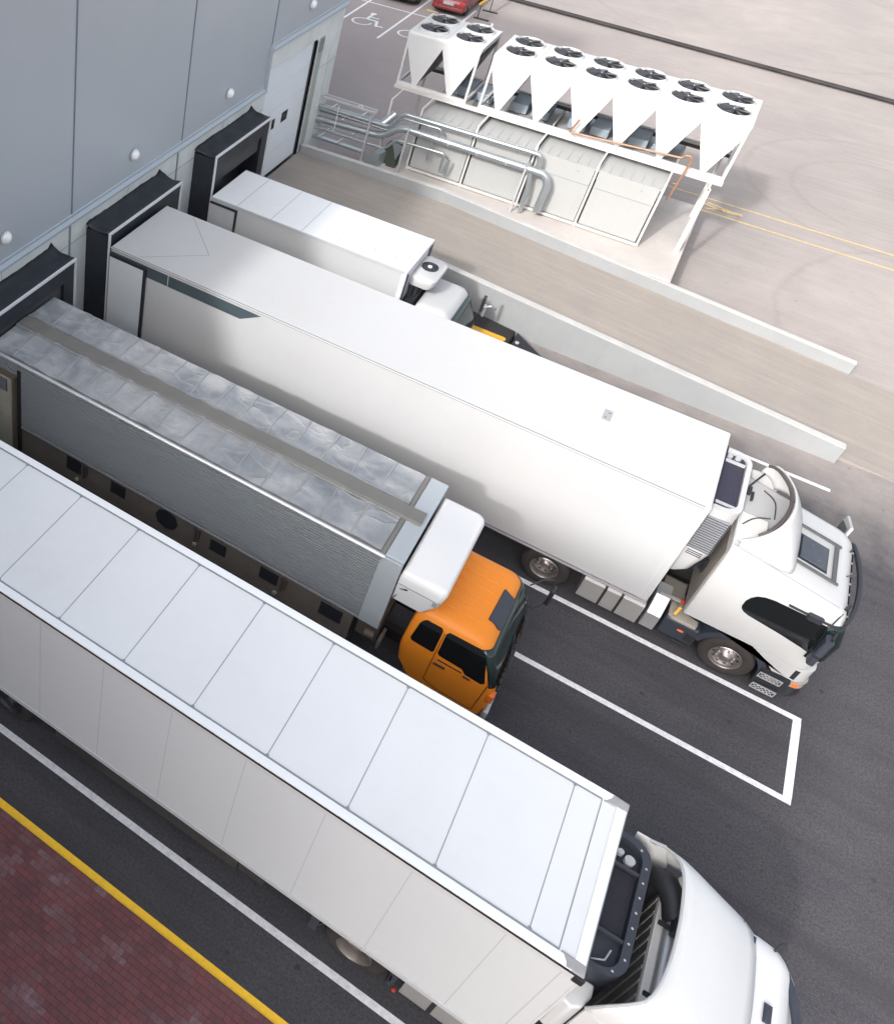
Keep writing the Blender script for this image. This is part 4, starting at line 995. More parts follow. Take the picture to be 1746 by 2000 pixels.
    for k in range(15):
        z = 2.62 + k * 0.062; m.hexa([(fx0 + 0.02, fy0 - 0.055, z), (fx1 - 0.08, fy0 - 0.055, z), (fx1 - 0.08, fy0 - 0.01, z + 0.02), (fx0 + 0.02, fy0 - 0.01, z + 0.02)],
                                     [(fx0 + 0.02, fy0 - 0.05, z + 0.012), (fx1 - 0.08, fy0 - 0.05, z + 0.012), (fx1 - 0.08, fy0 - 0.01, z + 0.035), (fx0 + 0.02, fy0 - 0.01, z + 0.035)])
    split_parts('louvre', m, paint('louvre_grey', (0.16, 0.17, 0.19), 0.4, 0.2), fu, smooth=False)
    m = M(); m.box(fx0 + 0.01, fx1 - 0.06, fy0 - 0.03, fy0 - 0.021, 2.58, fz - 0.22); part('louvre_back', m, black, fu, smooth=False)
    m = M()
    for k in range(3): m.box(fx0 + 0.1, fx1 - 0.15, fy0 - 0.03, fy0 - 0.018, 2.40 + k * 0.05, 2.415 + k * 0.05)
    part('vent_slot', m, black, fu, smooth=False)
    # ---------------- tractor
    cy0, cy1 = 9.55, 12.05; xb = 15.90
    def ZR(x): return 3.26 - 0.19 * (x - xb)      # roof falls towards the front
    m = M(); rings = []
    for z, a, b_, ins, r_ in ((1.18, xb, 18.22, 0.0, 0.24), (1.6, xb, 18.30, 0.0, 0.24), (2.0, xb, 18.32, 0.0, 0.25), (2.3, xb, 18.24, 0.015, 0.26)):
        rings.append(rrect(a, b_, cy0 + ins, cy1 - ins, [r_, 0.05, 0.05, r_], z))
    for dz, b_, ins, r_ in ((-0.26, 18.14, 0.025, 0.26), (-0.09, 18.05, 0.05, 0.26), (-0.02, 17.96, 0.10, 0.24), (0.0, 17.86, 0.17, 0.22)):
        rings.append(rrect(xb, b_, cy0 + ins, cy1 - ins, [r_, 0.05, 0.05, r_], 0, zf=lambda x, y, dz=dz: ZR(x) + dz))
    m.loft(rings); cb = part('cab', m, white, t, angle=50)
    m = M(); m.tube([(xb + 0.02, cy0 + 0.165, ZR(xb) + 0.001), (17.0, cy0 + 0.165, ZR(17.0) + 0.001), (17.9, cy0 + 0.17, ZR(17.9) + 0.001)], 0.008, 6); part('roof_gutter', m, seal_grey, cb)
    m = M(); m.box(17.0, 17.006, cy0 - 0.003, cy0 + 0.01, 1.2, 1.75); part('door_gap', m, trim_grey, cb, smooth=False)
    # side glass
    poly = [(16.62, 2.06), (16.62, 2.20), (16.66, 2.32), (16.73, 2.42), (16.84, 2.48), (17.0, 2.51), (17.5, 2.50), (17.95, 2.46), (17.95, 1.68), (17.80, 1.72), (17.4, 1.80), (17.0, 1.86), (16.80, 1.89), (16.70, 1.93), (16.64, 1.99)]
    m = banded(poly, lambda z: cy0 - 0.010 + (0.0 if z < 2.0 else 0.015 * (z - 2.0) / 0.3 if z < 2.3 else 0.015 + 0.004 * (z - 2.3) / 0.2), (2.0, 2.3), 0.08)
    part('side_window', m, glass, cb, smooth=False)
    m = M(); rw = []
    for z, xf, ins, r_ in ((1.55, 18.30, 0.0, 0.24), (2.0, 18.332, 0.0, 0.25), (2.3, 18.252, 0.015, 0.26), (2.56, 18.165, 0.022, 0.26)):
        ring = rrect(xb, xf, cy0 + ins - 0.012, cy1 - ins + 0.012, [r_, 0.05, 0.05, r_], z)
        rw.append([(17.93 if z < 2.4 else 17.88, ring[18][1], z)] + ring[18:] + ring[:6] + [(17.93 if z < 2.4 else 17.88, ring[5][1], z)])
    m.loft(rw, cap=False, closed=False); part('windscreen', m, paint('dark_green_glass', (0.006, 0.014, 0.014), 0.08, 0.3, (0.02, 0.03, 0.03), spec=0.6), cb, solid=0.01)
    m = M(); m.box(17.2, 17.62, 10.46, 11.12, 0, 0)
    def on_roof(x0_, x1_, ya, yb, h0, h1): return M().hexa([(x0_, ya, ZR(x0_) + h0), (x1_, ya, ZR(x1_) + h0), (x1_, yb, ZR(x1_) + h0), (x0_, yb, ZR(x0_) + h0)], [(x0_, ya, ZR(x0_) + h1), (x1_, ya, ZR(x1_) + h1), (x1_, yb, ZR(x1_) + h1), (x0_, yb, ZR(x0_) + h1)])
    part('roof_hatch', on_roof(17.08, 17.58, 10.44, 11.10, 0.006, 0.05), paint('hatch_glass', (0.035, 0.045, 0.06), 0.2, 0.2), cb, bevel=0.02, smooth=False)
    part('hatch_frame', on_roof(17.04, 17.60, 10.40, 11.14, 0.002, 0.012), black, cb, smooth=False)
    m = on_roof(17.0, 17.80, 10.20, 10.26, 0.03, 0.07); k = on_roof(17.0, 17.80, 11.30, 11.36, 0.03, 0.07); m.add(k.v, k.f); k = on_roof(17.68, 17.76, 10.26, 11.30, 0.03, 0.07); m.add(k.v, k.f)
    part('lamp_bar', m, paint('bar_dark_grey', (0.06, 0.065, 0.07), 0.5, 0.2), cb, bevel=0.008, smooth=False)
    m = M(); n_ = 20
    outer = [(17.98 + 0.33 * math.sin(math.pi * (0.06 + 0.88 * k / n_)) ** 0.45, cy0 + 0.06 + (cy1 - cy0 - 0.12) * k / n_) for k in range(n_ + 1)]
    m.prism(outer + [(x - 0.06, y) for x, y in outer[::-1]], 2, 2.60, 2.68); part('sun_visor', m, black, cb)
    m = M()
    for k in range(7): y = cy0 + 0.3 + k * 0.31; m.box(17.98, 18.14, y, y + 0.03, 2.62, 2.65)
    split_parts('visor_bracket', m, paint('bracket_mauve', (0.2, 0.16, 0.18), 0.5, 0.3), cb, smooth=False)
    m = M(); m.tube([(18.0, cy0 + 0.18, 2.78), (17.86, cy0 - 0.20, 2.62)], 0.012, 6); m.tube([(18.02, cy0 + 0.28, 2.8), (18.04, cy0 + 0.30, 2.95)], 0.03, 8); m.tube([(17.95, 10.7, 2.83), (18.06, 10.75, 2.9)], 0.015, 6); m.tube([(18.0, 11.5, 2.8), (18.02, 11.52, 2.9)], 0.015, 6)
    split_parts('antenna', m, black, cb)
    # mirrors
    for s in (1, -1):
        yy = cy0 if s == 1 else cy1
        m = M(); m.tube([(18.08, yy - 0.0 * s, 2.45), (18.02, yy - 0.22 * s, 2.45), (18.02, yy - 0.25 * s, 1.75), (18.08, yy, 1.72)], 0.022, 8); ma = part('mirror_arm', m, black, cb)
        m = M(); m.loft([rrect(17.93, 18.07, min(yy - 0.08 * s, yy - 0.33 * s), max(yy - 0.08 * s, yy - 0.33 * s), 0.05, z) for z in (1.98, 2.02, 2.36, 2.40)]); part('mirror', m, navy, ma)
        m = M(); m.loft([rrect(17.93, 18.06, min(yy - 0.08 * s, yy - 0.32 * s), max(yy - 0.08 * s, yy - 0.32 * s), 0.05, z) for z in (1.68, 1.70, 1.88, 1.9)]); part('mirror', m, navy, ma)
    m = M(); m.loft([rrect(17.52, 17.78, cy0 - 0.10, cy0 + 0.0, 0.04, z) for z in (2.52, 2.54, 2.62, 2.64)]); part('kerb_mirror', m, black, cb)
    m = M(); m.bar((17.2, cy0 - 0.03, 2.60), (18.02, cy0 - 0.03, 2.56), 0.05, 0.02); part('wind_deflector', m, black, cb)
    # far door standing open
    m = M(); m.prism([(12.06, 1.3), (12.45, 1.3), (12.78, 1.3), (12.78, 2.35), (12.70, 2.75), (12.06, 2.95)], 0, 17.92, 17.98)
    fd = part('open_door', m, white, cb, bevel=0.02, smooth=False, label='far-side door standing open')
    m = M(); m.prism([(12.14, 2.05), (12.70, 2.05), (12.66, 2.62), (12.14, 2.82)], 0, 17.905, 17.918); part('door_glass', m, paint('glass_grey', (0.09, 0.11, 0.10), 0.15, 0.3), fd, smooth=False)
    # roof deflector
    rim = [(16.08, 12.10, 3.34), (16.15, 12.10, 3.58), (16.33, 11.98, 3.70), (16.55, 11.45, 3.80), (16.62, 10.95, 3.82), (16.56, 10.45, 3.80), (16.42, 10.08, 3.70), (16.20, 9.86, 3.52), (15.95, 9.74, 3.36)]
    foot = [(16.45, 12.04, 3.10), (16.60, 12.03, 3.16), (16.90, 11.90, 3.10), (17.02, 11.6, ZR(17.02) + 0.01), (17.04, 11.0, ZR(17.04) + 0.01), (17.04, 10.5, ZR(17.04) + 0.01), (16.98, 9.84, ZR(16.98) + 0.005), (16.55, 9.73, ZR(16.55) + 0.0), (16.0, 9.71, ZR(16.0) + 0.0)]
    rr, ff = resample(rim, 31), resample(foot, 31)
    m = M(); surf(m, rr, ff, 8, 0.07, Vector((0.3, 0, 0.95))); part('roof_deflector', m, white, cb, angle=60, solid=0.03)
    m = M(); m.tube([Vector(p) - Vector((0.05, 0, 0.05)) for p in rr[3:-4]], 0.035, 8); part('deflector_rib', m, paint('brown_black', (0.05, 0.04, 0.038), 0.5, 0.3), cb)
    m = M(); m.add([(16.08, 12.10, 3.34), (15.88, 12.12, 3.30), (15.95, 12.12, 2.4), (16.5, 12.06, 2.4), (16.5, 12.05, 3.1), (16.3, 12.06, 3.58), (16.15, 12.11, 3.60)], [(0,1,2,3,4,5,6)]); part('side_fairing', m, white, cb, solid=0.03, smooth=False)
    m = M(); m.tube([(16.12, 11.9, 3.48), (15.62, 10.55, 3.5)], 0.02, 8); m.tube(resample([(16.2, 11.5, 3.38), (16.4, 11.2, 3.44), (16.45, 10.7, 3.42)], 10), 0.012, 6); m.tube(resample([(15.98, 10.35, 3.28), (16.15, 10.6, 3.34), (16.4, 10.75, 3.36)], 10), 0.012, 6)
    m.box(15.92, 16.0, 11.3, 11.5, 3.27, 3.36); m.box(16.02, 16.06, 11.15, 11.4, 3.27, 3.33)
    part('deflector_strut', m, black, cb)
    m = M(); m.box(xb + 0.02, 16.42, 9.9, 10.75, ZR(16.1) + 0.02, ZR(16.1) + 0.06); part('roof_back_panel', m, paint('panel_pale', (0.60, 0.60, 0.58), 0.5, 0.15), cb, bevel=0.03)
    # cab back: pipes, coils, couplings
    m = M(); m.box(xb - 0.02, xb - 0.002, cy0 + 0.1, cy1 - 0.1, 1.2, 3.05); part('back_wall_panel', m, paint('warm_grey_back', (0.22, 0.20, 0.18), 0.6, 0.4), cb, smooth=False)
    m = M()
    for k in range(9):
        pts = [(15.84 + 0.03 * math.sin(k), 10.15 + k * 0.035 + 0.02 * math.sin(2 * math.pi * j / 8), 2.0 + 0.16 * math.cos(2 * math.pi * j / 8) - 0.01 * k) for j in range(9)]
        m.tube(pts, 0.012, 6)
    m.tube(resample([(15.86, 10.2, 2.2), (15.6, 10.3, 1.6), (15.4, 10.5, 1.3)], 10), 0.016, 6)
    m.tube(resample([(15.86, 10.9, 2.6), (15.8, 10.6, 2.0), (15.55, 10.5, 1.4)], 10), 0.016, 6)
    for k in range(4): m.tube(resample([(15.88, 11.3 + 0.1*k, 2.9), (15.83, 11.2 + 0.1*k, 2.2), (15.86, 11.1 + 0.1*k, 1.4)], 8), 0.02, 6)
    part('air_hose', m, black, cb)
    m = M(); m.box(15.80, 15.87, 11.0, 11.14, 2.55, 2.85); part('coupling', m, red_m, cb, bevel=0.01)
    m = M(); m.box(15.45, 15.87, 9.85, 10.45, 1.06, 1.10)
    part('catwalk', m, paint('checker_grey', (0.16, 0.15, 0.13), 0.6, 0.5, (0.3, 0.28, 0.22), metal=0.3, scale=30), t, smooth=False)
    m = M(); m.bar((15.42, 9.84, 1.16), (15.86, 9.84, 1.16), 0.05); part('grab_bar', m, alu, t)
    m = M(); m.bar((15.86, 9.72, 1.12), (15.80, 9.56, 1.0), 0.06, 0.05); part('grab_handle', m, yellow_m, t, bevel=0.01)
    m = M(); m.lathe([(0.001, 0.04), (0.035, 0.03), (0.035, -0.02), (0.001, -0.03)], (15.84, 9.80, 1.20), 2, 12); part('red_cap', m, red_m, t)
    # side steps, lockers, tanks
    m = M(); rg = [(9.57, 0.24), (9.55, 0.34), (9.55, 0.80), (9.60, 0.86), (10.15, 0.86), (10.2, 0.8), (10.2, 0.24)]; m.prism(rg, 0, 14.06, 15.30); tk = part('fuel_tank', m, alu_dull, t, bevel=0.01, smooth=False)
    m = M(); rg2 = [(9.56, 0.235), (9.542, 0.34), (9.542, 0.805), (9.596, 0.868), (10.15, 0.868), (10.15, 0.235)]
    for x in (14.49, 14.82): m.prism(rg2, 0, x, x + 0.05)
    split_parts('tank_strap', m, chassis_m, tk, smooth=False)
    m = M(); rg = [(9.57, 0.28), (9.545, 0.36), (9.545, 0.74), (9.80, 1.12), (10.2, 1.12), (10.2, 0.28)]; m.prism(rg, 0, 15.36, 15.64); part('battery_cover', m, alu, t, bevel=0.02, smooth=False)
    m = M(); rg = [(15.72, 9.62), (15.80, 9.55), (16.25, 9.55), (16.27, 9.62), (16.27, 9.75), (16.05, 9.80), (15.95, 9.95), (15.93, 10.3), (15.70, 10.3)]
    m.prism(rg, 2, 0.86, 0.93); part('step_plate', m, paint('step_tan', (0.42, 0.39, 0.34), 0.5, 0.5, (0.25, 0.22, 0.19), metal=0.2, scale=10), t, bevel=0.01, smooth=False)
    m = M(); m.box(15.70, 16.38, 9.57, 9.9, 0.34, 0.85); lk = part('side_locker', m, navy, t, bevel=0.05)
    m = M(); m.box(16.0, 16.12, 9.555, 9.572, 0.62, 0.67); split_parts('side_marker', m, amber, lk, bevel=0.006)
    m = M(); m.box(16.18, 16.36, 9.545, 9.575, 0.45, 0.70); m.box(16.0, 16.3, 9.6, 9.64, 0.22, 0.3); part('locker_grille', m, black, lk, bevel=0.01, smooth=False)
    m = M(); m.box(9.2, 18.1, 10.35, 10.5, 0.55, 0.85); m.box(9.2, 18.1, 11.1, 11.25, 0.55, 0.85); m.box(11.6, 14.0, 10.2, 11.4, 0.86, 0.94); split_parts('tractor_chassis', m, chassis_m, t, smooth=False)
    for s, y in ((-1, cy0 + 0.03), (1, cy1 - 0.03)):
        wheel(t, 13.28, y, 0.51, 0.58, s, deep=0.15, name='drive_wheel')
        wheel(t, 16.98, y, 0.51, 0.32, s, name='front_wheel')
    arch(t, 16.98, 0.50, 0.57, 0.70, cy0 + 0.005, cy0 + 0.4, 4, 168, 'wheel_arch', navy)
    arch(t, 16.98, 0.50, 0.57, 0.70, cy1 - 0.4, cy1 - 0.005, 4, 168, 'wheel_arch', navy)
    # lower front: white corner, steps, bumper, headlamp
    m = M(); m.prism([(16.72, 1.17), (16.9, 1.19), (17.2, 1.165), (17.5, 1.0), (17.72, 0.78), (17.95, 0.80), (18.02, 1.17)], 1, cy0 + 0.001, cy0 + 0.09); part('door_lower', m, white, cb, bevel=0.01)
    m = M(); m.loft([rrect(17.9, 18.32, cy0 + 0.0, cy1 - 0.0, [0.26, 0.02, 0.02, 0.26], z) for z in (0.80, 1.17)]); part('front_corner', m, white, cb)
    m = M(); m.loft([rrect(17.55, 18.38 - e, cy0 + 0.0, cy1 - 0.0, [0.28, 0.02, 0.02, 0.28], z) for z, e in ((0.25, 0.1), (0.35, 0.0), (0.70, 0.0), (0.78, 0.03))]); bp_ = part('bumper', m, black, t, angle=50)
    for k, (z, xa, xc) in enumerate(((0.70, 17.58, 17.98), (0.34, 17.60, 18.02))):
        m = M(); m.box(xa, xc, cy0 - 0.05, cy0 + 0.14, z, z + 0.035); st = part('cab_step', m, black, t, smooth=False)
        m = M(); za, zc_ = z - 0.19, z - 0.02
        for q in range(-1, 7):
            for sg in (0, 1):
                xq = xa + q * (xc - xa) / 6; x_lo, x_hi = (xq, xq + 0.13) if sg else (xq + 0.13, xq)
                if min(x_lo, x_hi) < xa or max(x_lo, x_hi) > xc: continue
                m.bar((x_lo, cy0 - 0.02, za), (x_hi, cy0 - 0.05, zc_), 0.014, 0.012)
        m.bar((xa, cy0 - 0.02, za), (xc, cy0 - 0.02, za), 0.018, 0.016); m.bar((xa, cy0 - 0.05, zc_), (xc, cy0 - 0.05, zc_), 0.018, 0.016); m.bar((xa, cy0 - 0.02, za), (xa, cy0 - 0.05, zc_), 0.016); m.bar((xc, cy0 - 0.02, za), (xc, cy0 - 0.05, zc_), 0.016)
        part('step_tread', m, galv, st, smooth=False)
    m = M(); m.box(17.70, 17.80, cy0 - 0.012, cy0 + 0.0, 0.55, 0.60); split_parts('side_marker', m, amber, t, bevel=0.01)
    m = M(); m.loft([rrect(18.06, 18.36, cy0 + 0.0, cy0 + 0.45, [0.02, 0.02, 0.02, 0.24], z) for z in (0.62, 0.79)]); hl = part('headlamp', m, paint('lamp_lens', (0.30, 0.28, 0.26), 0.1, 0.2), t)
    m = M(); m.box(18.12, 18.22, cy0 - 0.008, cy0 + 0.08, 0.64, 0.76); part('indicator', m, amber, hl, bevel=0.01)
    m = M(); m.box(18.0, 18.1, cy0 - 0.004, cy0 + 0.1, 0.82, 1.12); part('air_slot', m, black, t, bevel=0.02)
    return t
truck_c()

# ================================================================== SMALL WHITE TRUCK
def truck_d():
    y0, y1 = 14.50, 16.57; x0, x1 = 1.41, 7.41; zb, zt = 1.0, 3.18
    t = thing('box_truck', (5, 15.5, 0), 'small white box truck docked beside the ramp, its roof seamed in panels', 'truck')
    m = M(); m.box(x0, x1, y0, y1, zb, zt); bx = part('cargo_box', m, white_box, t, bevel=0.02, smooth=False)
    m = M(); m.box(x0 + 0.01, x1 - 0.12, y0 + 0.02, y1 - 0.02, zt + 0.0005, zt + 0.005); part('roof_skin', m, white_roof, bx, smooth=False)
    m = M()
    for x in (2.25, 3.35, 4.3, 5.3, 6.6): m.box(x - 0.006, x + 0.006, y0 + 0.03, y1 - 0.03, zt + 0.0055, zt + 0.0085)
    split_parts('roof_seam', m, seal_grey, bx, smooth=False)
    m = M()
    for x, y in ((6.3, 15.0), (6.3, 16.0), (6.9, 15.0), (6.9, 16.0)): m.lathe([(0.03, 0.006), (0.001, 0.02)], (x, y, zt), 2, 8)
    split_parts('roof_rivet', m, seal_grey, bx)
    m = M(); m.box(x0, x1 - 0.05, y0 - 0.02, y0 + 0.02, zt - 0.07, zt + 0.012); split_parts('top_rail', m, paint('rail_grey', (0.40, 0.42, 0.44), 0.5, 0.2), bx, bevel=0.006, smooth=False)
    m = M(); m.box(x0, x1 - 0.05, y1 - 0.015, y1 + 0.01, zt - 0.07, zt + 0.010); split_parts('top_rail', m, seal_grey, bx, bevel=0.006, smooth=False)
    m = M(); m.box(x1 - 0.12, x1 + 0.02, y0 - 0.01, y1 + 0.01, zb, zt + 0.012); part('front_frame', m, paint('front_white_lilac', (0.62, 0.62, 0.66), 0.45, 0.1), bx, bevel=0.02, smooth=False)
    m = M(); m.box(x1 + 0.021, x1 + 0.03, y1 - 0.35, y1 - 0.03, 2.3, zt - 0.1); m.box(x1 + 0.021, x1 + 0.05, y0 + 0.1, y0 + 0.12, 1.6, zt - 0.1); split_parts('front_marking', m, black, bx, smooth=False)
    m = M(); m.box(1.42, 2.26, y0 - 0.07, y0 - 0.02, 1.1, 3.02); dd = part('rear_door', m, paint('door_mottled', (0.40, 0.41, 0.42), 0.5, 0.5, (0.55, 0.56, 0.57), scale=6), t, smooth=False)
    m = M(); m.box(2.26, 2.31, y0 - 0.08, y0 - 0.01, 1.08, 3.06); m.box(1.42, 2.28, y0 - 0.075, y0 - 0.015, 3.02, 3.07); part('door_gasket', m, black, dd, smooth=False)
    # condenser with fan above the cab
    m = M(); m.loft([rrect(7.44, 8.02, 14.95, 16.15, [0.15, 0.04, 0.04, 0.15], 2.60), rrect(7.42, 8.10, 14.93, 16.17, [0.2, 0.05, 0.05, 0.2], 2.72), rrect(7.42, 8.10, 14.93, 16.17, [0.2, 0.05, 0.05, 0.2], 2.86), rrect(7.47, 8.04, 14.98, 16.12, [0.16, 0.05, 0.05, 0.16], 2.91)])
    fu = part('refrigeration_unit', m, white, t, angle=50)
    m = M(); m.lathe([(0.23, 0.002), (0.23, 0.03), (0.20, 0.03), (0.19, 0.006), (0.001, 0.005)], (7.72, 15.60, 2.91), 2, 14); fn = part('fan', m, black, fu)
    m = M(); m.lathe([(0.06, 0.005), (0.06, 0.035), (0.001, 0.045)], (7.72, 15.60, 2.91), 2, 12); part('fan_hub', m, trim_grey, fn)
    m = M(); m.tube([(7.50, 15.0, 2.6), (7.55, 14.9, 1.6)], 0.05, 10); m.tube([(7.62, 15.15, 2.6), (7.66, 15.1, 1.6)], 0.04, 10); m.box(7.45, 7.72, 14.8, 16.3, 1.1, 2.2); split_parts('duct_hose', m, black, t)
    # cab
    m = M(); rings = []
    ys, ye = 14.60, 16.55
    for z, a, b_, ins, r_ in ((0.55, 7.85, 9.12, 0.0, 0.15), (1.0, 7.76, 9.18, 0.0, 0.15), (1.35, 7.76, 9.12, 0.0, 0.16), (1.75, 7.78, 8.96, 0.04, 0.16), (2.08, 7.80, 8.80, 0.10, 0.16), (2.20, 7.84, 8.70, 0.16, 0.16), (2.26, 7.94, 8.58, 0.28, 0.14)):
        rings.append(rrect(a, b_, ys + ins, ye - ins, [r_, 0.08, 0.08, r_], z))
    m.loft(rings); cb = part('cab', m, white, t, angle=50)
    m = M(); rw = []
    for z, xf, ins in ((1.05, 9.195, 0.0), (1.35, 9.135, 0.0), (1.75, 8.975, 0.04), (2.08, 8.815, 0.10)):
        ring = rrect(7.8, xf, ys + ins - 0.012, ye - ins + 0.012, [0.15, 0.08, 0.08, 0.15], z)
        rw.append([p for p in ring[18:] + ring[:6] ])
    m.loft(rw, cap=False, closed=False); part('windscreen', m, green_glass, cb, solid=0.01)
    m = M(); m.add([(7.98, ys + 0.05, 1.95), (8.62, ys + 0.05, 1.95), (8.8, ys - 0.0, 1.40), (7.95, ys - 0.0, 1.40), (7.98, ys + 0.12, 2.02), (8.62, ys + 0.12, 2.02)], [(0,1,2,3),(4,5,1,0)]); part('side_window', m, glass, cb, solid=0.02, smooth=False)
    m = M(); m.tube([(9.05, ye - 0.05, 1.3), (9.18, ye + 0.25, 1.35), (9.18, ye + 0.35, 1.75)], 0.015, 6); ma = part('mirror_arm', m, black, cb)
    m = M(); m.box(9.14, 9.22, ye + 0.28, ye + 0.44, 1.35, 1.85); part('mirror', m, black, ma, bevel=0.02)
    m = M(); m.tube([(9.1, 16.2, 1.22), (8.9, 16.45, 1.9)], 0.012, 6); m.box(9.1, 9.2, 15.6, 16.5, 1.12, 1.2); part('wiper', m, black, cb)
    m = M(); m.box(1.6, 9.0, 15.0, 15.12, 0.55, 0.8); m.box(1.6, 9.0, 15.9, 16.02, 0.55, 0.8); part('chassis', m, chassis_m, t, smooth=False)
    for x in (3.2, 8.4):
        for s, y in ((-1, y0 + 0.12), (1, y1 - 0.08)): wheel(t, x, y, 0.39, 0.3, s, rim=black, name='wheel')
    return t
truck_d()

# black low attachment with a yellow stripe beside the wall
sk = thing('equipment_skid', (10, 17.5, 0), 'long black tapered skid with a yellow stripe, lying in front of the small white truck', 'equipment')
m = M(); m.hexa([(8.75, 16.75, 0.0), (10.25, 16.80, 0.0), (10.3, 17.95, 0.0), (8.75, 18.05, 0.0)], [(8.75, 16.75, 0.55), (10.15, 16.82, 0.50), (10.18, 17.88, 0.50), (8.75, 18.0, 0.55)]); part('box_body', m, chassis_m, sk, bevel=0.02, smooth=False)
m = M(); m.hexa([(10.31, 16.95, 0.0), (11.15, 17.45, 0.0), (11.15, 17.85, 0.0), (10.31, 18.08, 0.0)], [(10.25, 17.0, 0.40), (11.12, 17.5, 0.06), (11.12, 17.8, 0.06), (10.25, 18.0, 0.40)]); part('nose', m, black, sk, bevel=0.02, smooth=False)
m = M(); m.loft([rrect(8.85, 10.08, 17.06, 17.26, 0.08, z) for z in (0.552, 0.575)]); part('yellow_stripe', m, yellow_m, sk)
m = M(); m.box(10.32, 10.42, 17.5, 17.58, 0.36, 0.40); part('reflector', m, white, sk, smooth=False)
m = M(); m.tube([(9.15, 17.9, 0.55), (9.15, 17.9, 0.95)], 0.04, 10); m.tube([(9.08, 17.8, 0.9), (9.3, 17.95, 0.95)], 0.03, 8); part('hitch', m, trim_grey, sk)

# ================================================================== REFRIGERATION MACHINERY
YF = 24.46
for i, x in enumerate((4.08, 6.07, 8.08, 10.06)):
    lab = ['first equipment cabinet from the building, mostly behind silver pipes', 'second equipment cabinet, pale panel crossed by two silver ducts',
           'third equipment cabinet, with the large duct elbow in front of it', 'last equipment cabinet of the row, plain pale panel at the open platform end'][i]
    t = thing('equipment_cabinet', (x + 1, YF + 2, 0.93), lab, 'cabinet', 'pale equipment cabinets under the condensers')
    m = M(); m.box(x + 0.07, x + 1.92, YF, YF + 3.9, 1.05, 2.98); bd = part('body', m, cab_panel, t, smooth=False)
    m = M(); m.hexa([(x + 0.03, YF - 0.01, 2.98), (x + 1.96, YF - 0.01, 2.98), (x + 1.96, YF + 3.95, 2.98), (x + 0.03, YF + 3.95, 2.98)], [(x + 0.03, YF - 0.01, 3.02), (x + 1.96, YF - 0.01, 3.02), (x + 1.96, YF + 3.95, 3.10), (x + 0.03, YF + 3.95, 3.10)])
    part('roof', m, cab_panel, t, smooth=False)
    m = M()
    for k in range(1, 6): m.box(x + 0.03 + k * 0.32, x + 0.045 + k * 0.32, YF - 0.0, YF + 2.0, 3.02, 3.045)
    split_parts('roof_seam', m, paint('cab_seam', (0.36, 0.36, 0.33), 0.6, 0.3), t, smooth=False)
    m = M(); m.box(x + 0.07, x + 1.92, YF - 0.012, YF - 0.001, 2.40, 2.412); m.lathe([(0.03, -0.004), (0.001, -0.006)], (x + 1.45, YF, 2.78), 1, 10); part('panel_joint', m, seal_grey, bd, smooth=False)
    m = M(); m.box(x - 0.035, x + 0.035, YF - 0.02, YF + 0.04, 1.02, 3.05); part('corner_strip', m, steel_white, t, smooth=False)
    m = M(); m.box(x + 0.037, x + 0.090, YF - 0.006, YF + 0.02, 1.06, 2.70); split_parts('shadow_gap', m, black, t, smooth=False)
    if i == 3:
        m = M(); m.box(x + 1.965, x + 2.035, YF - 0.02, YF + 0.04, 1.02, 3.05); part('corner_strip', m, steel_white, t, smooth=False)
        m = M(); m.box(x + 1.93, x + 1.962, YF - 0.002, YF + 0.02, 1.06, 2.70); split_parts('shadow_gap', m, black, t, smooth=False)
    m = M(); m.box(x, x + 2.0, YF - 0.10, YF - 0.04, 0.97, 1.05); m.tube([(x + 0.02, YF - 0.06, 0.93), (x + 0.02, YF - 0.06, 1.12)], 0.03, 8); part('base_rail', m, steel_white, t, smooth=False)
    # plant on the cabinet roof
    m = M(); m.box(x + 0.35, x + 0.95, YF + 2.3, YF + 3.3, 3.12, 3.45); m.box(x + 1.1, x + 1.7, YF + 2.3, YF + 3.3, 3.12, 3.42); part('roof_box', m, paint('box_blue_grey', (0.25, 0.30, 0.35), 0.5, 0.2), t, bevel=0.02, smooth=False)

# steel frame carrying the condensers
t = thing('steel_frame', (8, 26, 0.93), 'white steel frame of posts and long beams carrying the condenser units', 'frame')
m = M(); m.box(2.6, 13.5, 25.42, 25.52, 3.27, 3.37); m.box(2.6, 13.5, 25.40, 25.54, 3.372, 3.40); part('front_beam', m, steel_white, t, bevel=0.006, smooth=False)
m = M(); m.box(2.6, 13.5, 27.78, 27.88, 3.27, 3.40); part('back_beam', m, paint('beam_dark', (0.05, 0.04, 0.045), 0.6, 0.3), t, smooth=False)
for x in (2.95, 4.08, 6.07, 8.08, 10.06, 12.06, 13.2):
    m = M()
    if x < 13: m.box(x - 0.035, x + 0.035, YF - 0.04, YF + 0.03, 0.0 if x < 3 else 0.93, 3.20); m.box(x - 0.03, x + 0.03, YF - 0.04, 27.9, 3.20, 3.268)
    else: m.box(x - 0.07, x + 0.07, 25.0, 25.09, 0.93, 3.26); m.box(x - 0.03, x + 0.03, 25.0, 27.9, 3.2, 3.268)
    m.box(x - 0.05, x + 0.05, 27.79, 27.87, 0.0 if x < 3 else 0.93, 3.199)
    part('post', m, steel_white, t, bevel=0.005, smooth=False)

